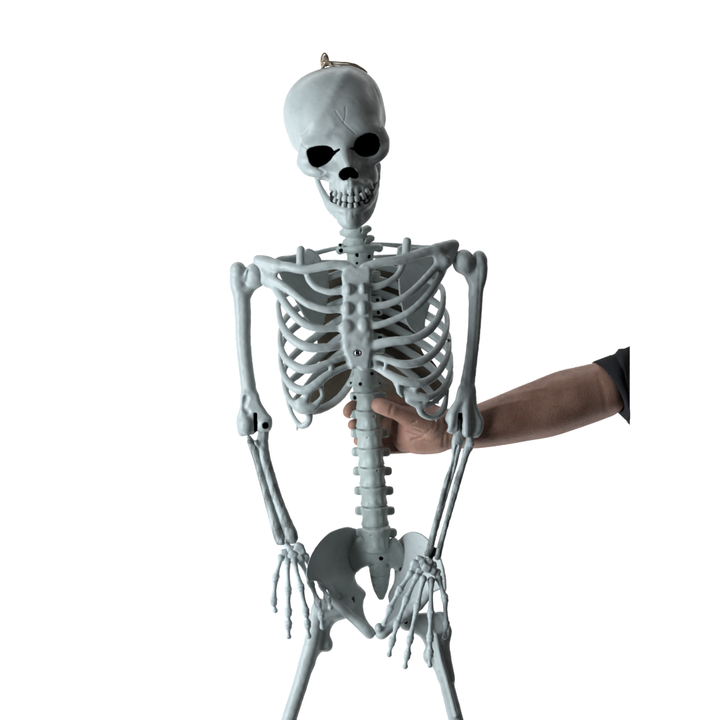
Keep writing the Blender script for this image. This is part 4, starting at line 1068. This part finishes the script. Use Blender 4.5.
def person():
    F = Field(E(334, 470, -40), E(640, 334, 110), 1.0)
    # forearm
    F.tube([(436, 430, 18, 21), (452, 428.5, 20, 20.5), (476, 426.8, 24, 22), (500, 421, 30, 25), (524, 414, 36, 28), (545, 408, 42, 30.5), (566, 400.5, 48, 31.5), (585, 395, 53, 30.5), (600, 390.5, 56, 29.5)], 'person', 0, n=7)
    # palm
    F.ell(E(425, 427, 14), (26, 17, 25), 'person', 6)
    F.ell(E(408, 426, 30), (17, 14, 25), 'person', 8)
    F.ell(E(400, 428, 42), (20, 8, 22), 'person', 5)
    F.tube([(404, 441, 22, 10), (418, 442, 14, 11.5), (436, 438, 14, 14)], 'person', 8)
    # thumb: pad towards the camera side, across the front of the spine
    F.tube([(378, 404.8, -15, 6.0), (383, 406.8, -16.5, 7.6), (390, 409.5, -16, 8.0), (397, 412.2, -14, 7.8), (406, 416, -10, 9.6), (416, 420, -4, 12.5), (428, 424, 3, 16)], 'person', 4)
    F.ell(E(379.5, 405.5, -17), (7.5, 6, 7), 'person', 3)
    # fingers round the back of the spine
    F.tube([(412, 410, 36, 11), (398, 404, 42, 9), (378, 402, 42, 8.2), (360, 405, 34, 7.8), (352, 408.5, 22, 7.2), (349.6, 411.5, 13, 7.0)], 'person', 2.0)
    F.tube([(412, 424, 42, 10), (396, 424, 46, 8.6), (376, 424, 44, 7.6), (361, 424, 34, 6.8), (355, 424.3, 24, 5.8), (353, 424.8, 18, 5.4)], 'person', 1.0)
    F.tube([(412, 438, 38, 9.5), (396, 440, 43, 8), (378, 441, 41, 7), (364, 440.6, 32, 6), (358.5, 440.8, 24, 5.2)], 'person', 1.0)
    F.tube([(412, 446, 28, 7), (398, 448, 34, 6), (382, 449, 34, 5.4), (369, 447.5, 28, 4.8)], 'person', 1.0)
    lines = [([(392, 405), (390.5, 409), (389.8, 415)], 0.8, 0.7, (-40, 10)), ([(393.5, 405), (392.3, 410), (391.5, 415)], 0.7, 0.5, (-40, 10)),
             ([(399, 421), (408, 424), (416, 421.5)], 1.0, 0.8, (-40, 30)), ([(402, 425), (412, 428), (422, 431)], 0.9, 0.6, (-40, 30)),
             ([(404, 432), (414, 435), (424, 436)], 1.1, 0.8, (-40, 30)), ([(412, 440), (422, 437), (430, 430)], 1.2, 0.8, (-40, 30)),
             ([(441, 415), (444, 428), (443, 445)], 1.3, 0.7, (-40, 30)), ([(447, 418), (449, 432), (448, 446)], 1.1, 0.5, (-40, 30)),
             ([(598, 375), (604, 392), (606, 410)], 3.0, 0.35, (-40, 60)), 
             ([(500, 398), (520, 392), (545, 388)], 2.2, -0.45, (-40, 60)), ([(480, 412), (505, 404), (530, 400)], 2.0, -0.35, (-40, 60))]
    V, Q, lab, N = surface_nets(F)
    V = relax(V, Q, 3)
    V = deform_lines(V, N, lines)
    o = link_mesh('person', V, Q, skin_mat(), None, vnormals(V, Q), origin=E(590, 393, 54))
    o['label'] = 'bare forearm and hand in a dark short sleeve gripping the skeleton by its spine'
    o['category'] = 'person'
    # fine dark hair on the forearm
    sc = DIST / (DIST + V[:, 1]); px = 360 + V[:, 0] * sc
    NV = vnormals(V, Q)
    cand = np.nonzero((px > 486) & (px < 592) & (NV[:, 1] < 0.3) & (NV[:, 2] > -0.75))[0]
    pick = rng.choice(cand, 260, replace=False)
    along = E(600, 388, 56) - E(486, 424, 26); along /= np.linalg.norm(along)
    HV, HQ = [], []
    for i in pick:
        p, n = V[i], NV[i]
        t = -along * 0.8 - np.array([0, 0, 1.0]) * rng.uniform(.1, .9) + rng.normal(size=3) * 0.25
        t -= n * (t @ n); t /= np.linalg.norm(t)
        L = rng.uniform(4, 9); sdv = np.cross(n, t)
        b0 = len(HV)
        for f, w in ((0, .06), (.5, .05), (1, .015)):
            c = p + t * L * f + n * (0.15 + 1.3 * math.sin(f * 2.2))
            for a in range(3):
                HV.append(c + w * (math.cos(a * 2.094) * n + math.sin(a * 2.094) * sdv))
        for r_ in (0, 3):
            for a in range(3): HQ.append((b0 + r_ + a, b0 + r_ + (a + 1) % 3, b0 + r_ + 3 + (a + 1) % 3, b0 + r_ + 3 + a))
    hair = link_mesh('arm_hair', np.array(HV), np.array(HQ), simple('dark_hair', (0.06, 0.036, 0.024), 0.5), o)
    hair['kind'] = 'stuff'
    # sleeve: open cuff round the upper forearm
    m, nt, b = new_mat('charcoal_cloth')
    NN, L = nt.nodes, nt.links
    tc = NN.new('ShaderNodeTexCoord'); w = NN.new('ShaderNodeTexNoise'); w.inputs['Scale'].default_value = 900; w.inputs['Detail'].default_value = 3
    n = NN.new('ShaderNodeTexNoise'); n.inputs['Scale'].default_value = 30; n.inputs['Detail'].default_value = 4
    L.new(tc.outputs['Object'], w.inputs['Vector']); L.new(tc.outputs['Object'], n.inputs['Vector'])
    r = NN.new('ShaderNodeValToRGB'); r.color_ramp.elements[0].color = (0.012, 0.013, 0.016, 1); r.color_ramp.elements[1].color = (0.034, 0.035, 0.042, 1)
    L.new(n.outputs['Fac'], r.inputs['Fac']); L.new(r.outputs['Color'], b.inputs['Base Color'])
    b.inputs['Roughness'].default_value = 0.85; b.inputs['Specular IOR Level'].default_value = 0.1
    bp = NN.new('ShaderNodeBump'); bp.inputs['Strength'].default_value = 0.4; bp.inputs['Distance'].default_value = 0.0006
    L.new(w.outputs['Fac'], bp.inputs['Height']); L.new(bp.outputs['Normal'], b.inputs['Normal'])
    # rings: (top pixel, bottom pixel, depth, half depth)
    rings = [((594.5, 362.2), (621.5, 412.5), 54, 33), ((600.5, 359.6), (624.5, 416.5), 55, 34.5), ((611.5, 355.4), (626.5, 420), 57, 36), ((618.8, 348.8), (628.5, 424), 58, 37), ((630, 346.0), (630, 426), 60, 30)]
    nseg = 64
    V = []
    def ring(t, bt, d, hd, off):
        skew = 0.12 - 0.345 * max(0.0, min(1.0, (t[0] - 600.0) / 30.0))
        A, B = E(*t, d), E(*bt, d)
        c = (A + B) / 2; u = (A - B) / 2
        u = u * (1 - off / np.linalg.norm(u))
        out = []
        for i in range(nseg):
            th = 2 * math.pi * i / nseg
            wob = 1 + 0.025 * math.sin(3 * th + t[0] * .1) + 0.018 * math.sin(7 * th + t[0] * .25)
            out.append(c + u * math.cos(th) + np.array([skew, -1, 0]) * (hd - off) * math.sin(th) * wob)
        return out
    prof = [(r_, 0.0) for r_ in rings][::-1]
    prof = prof[:-1] + [(rings[1], -0.15), (rings[0], -0.6), (rings[0], 0.0)]
    def between(a, b, t):
        q = lambda u, v: tuple(x + (y - x) * t for x, y in zip(u, v))
        return (q(a[0], b[0]), q(a[1], b[1]), a[2] + (b[2] - a[2]) * t, a[3] + (b[3] - a[3]) * t)
    hem = rings[2]
    seq = [(rings[4], 29.6), (rings[4], 0), (between(rings[4], rings[3], .5), 1.0), (rings[3], 0), (between(rings[3], hem, .5), 1.2), (between(hem, rings[3], .12), 0.3), (between(hem, rings[3], .06), 0.9), (hem, -0.7), (rings[1], -0.7), (between(rings[0], rings[1], .2), -0.9), (rings[0], -0.3), (rings[0], 1.6), (rings[1], 2.0), (rings[2], 2.4), (rings[3], 3.0)]
    for r_, off in seq: V += ring(*r_, off)
    Q = []
    for j in range(len(seq) - 1):
        for i in range(nseg):
            Q.append((j * nseg + i, j * nseg + (i + 1) % nseg, (j + 1) * nseg + (i + 1) % nseg, (j + 1) * nseg + i))
    k = (len(seq) - 1) * nseg
    for i in range(nseg):
        Q.append((k + i, k + (i + 1) % nseg, (i + 1) % nseg, i))
    link_mesh('sleeve', V, np.array(Q), m, o)
person()
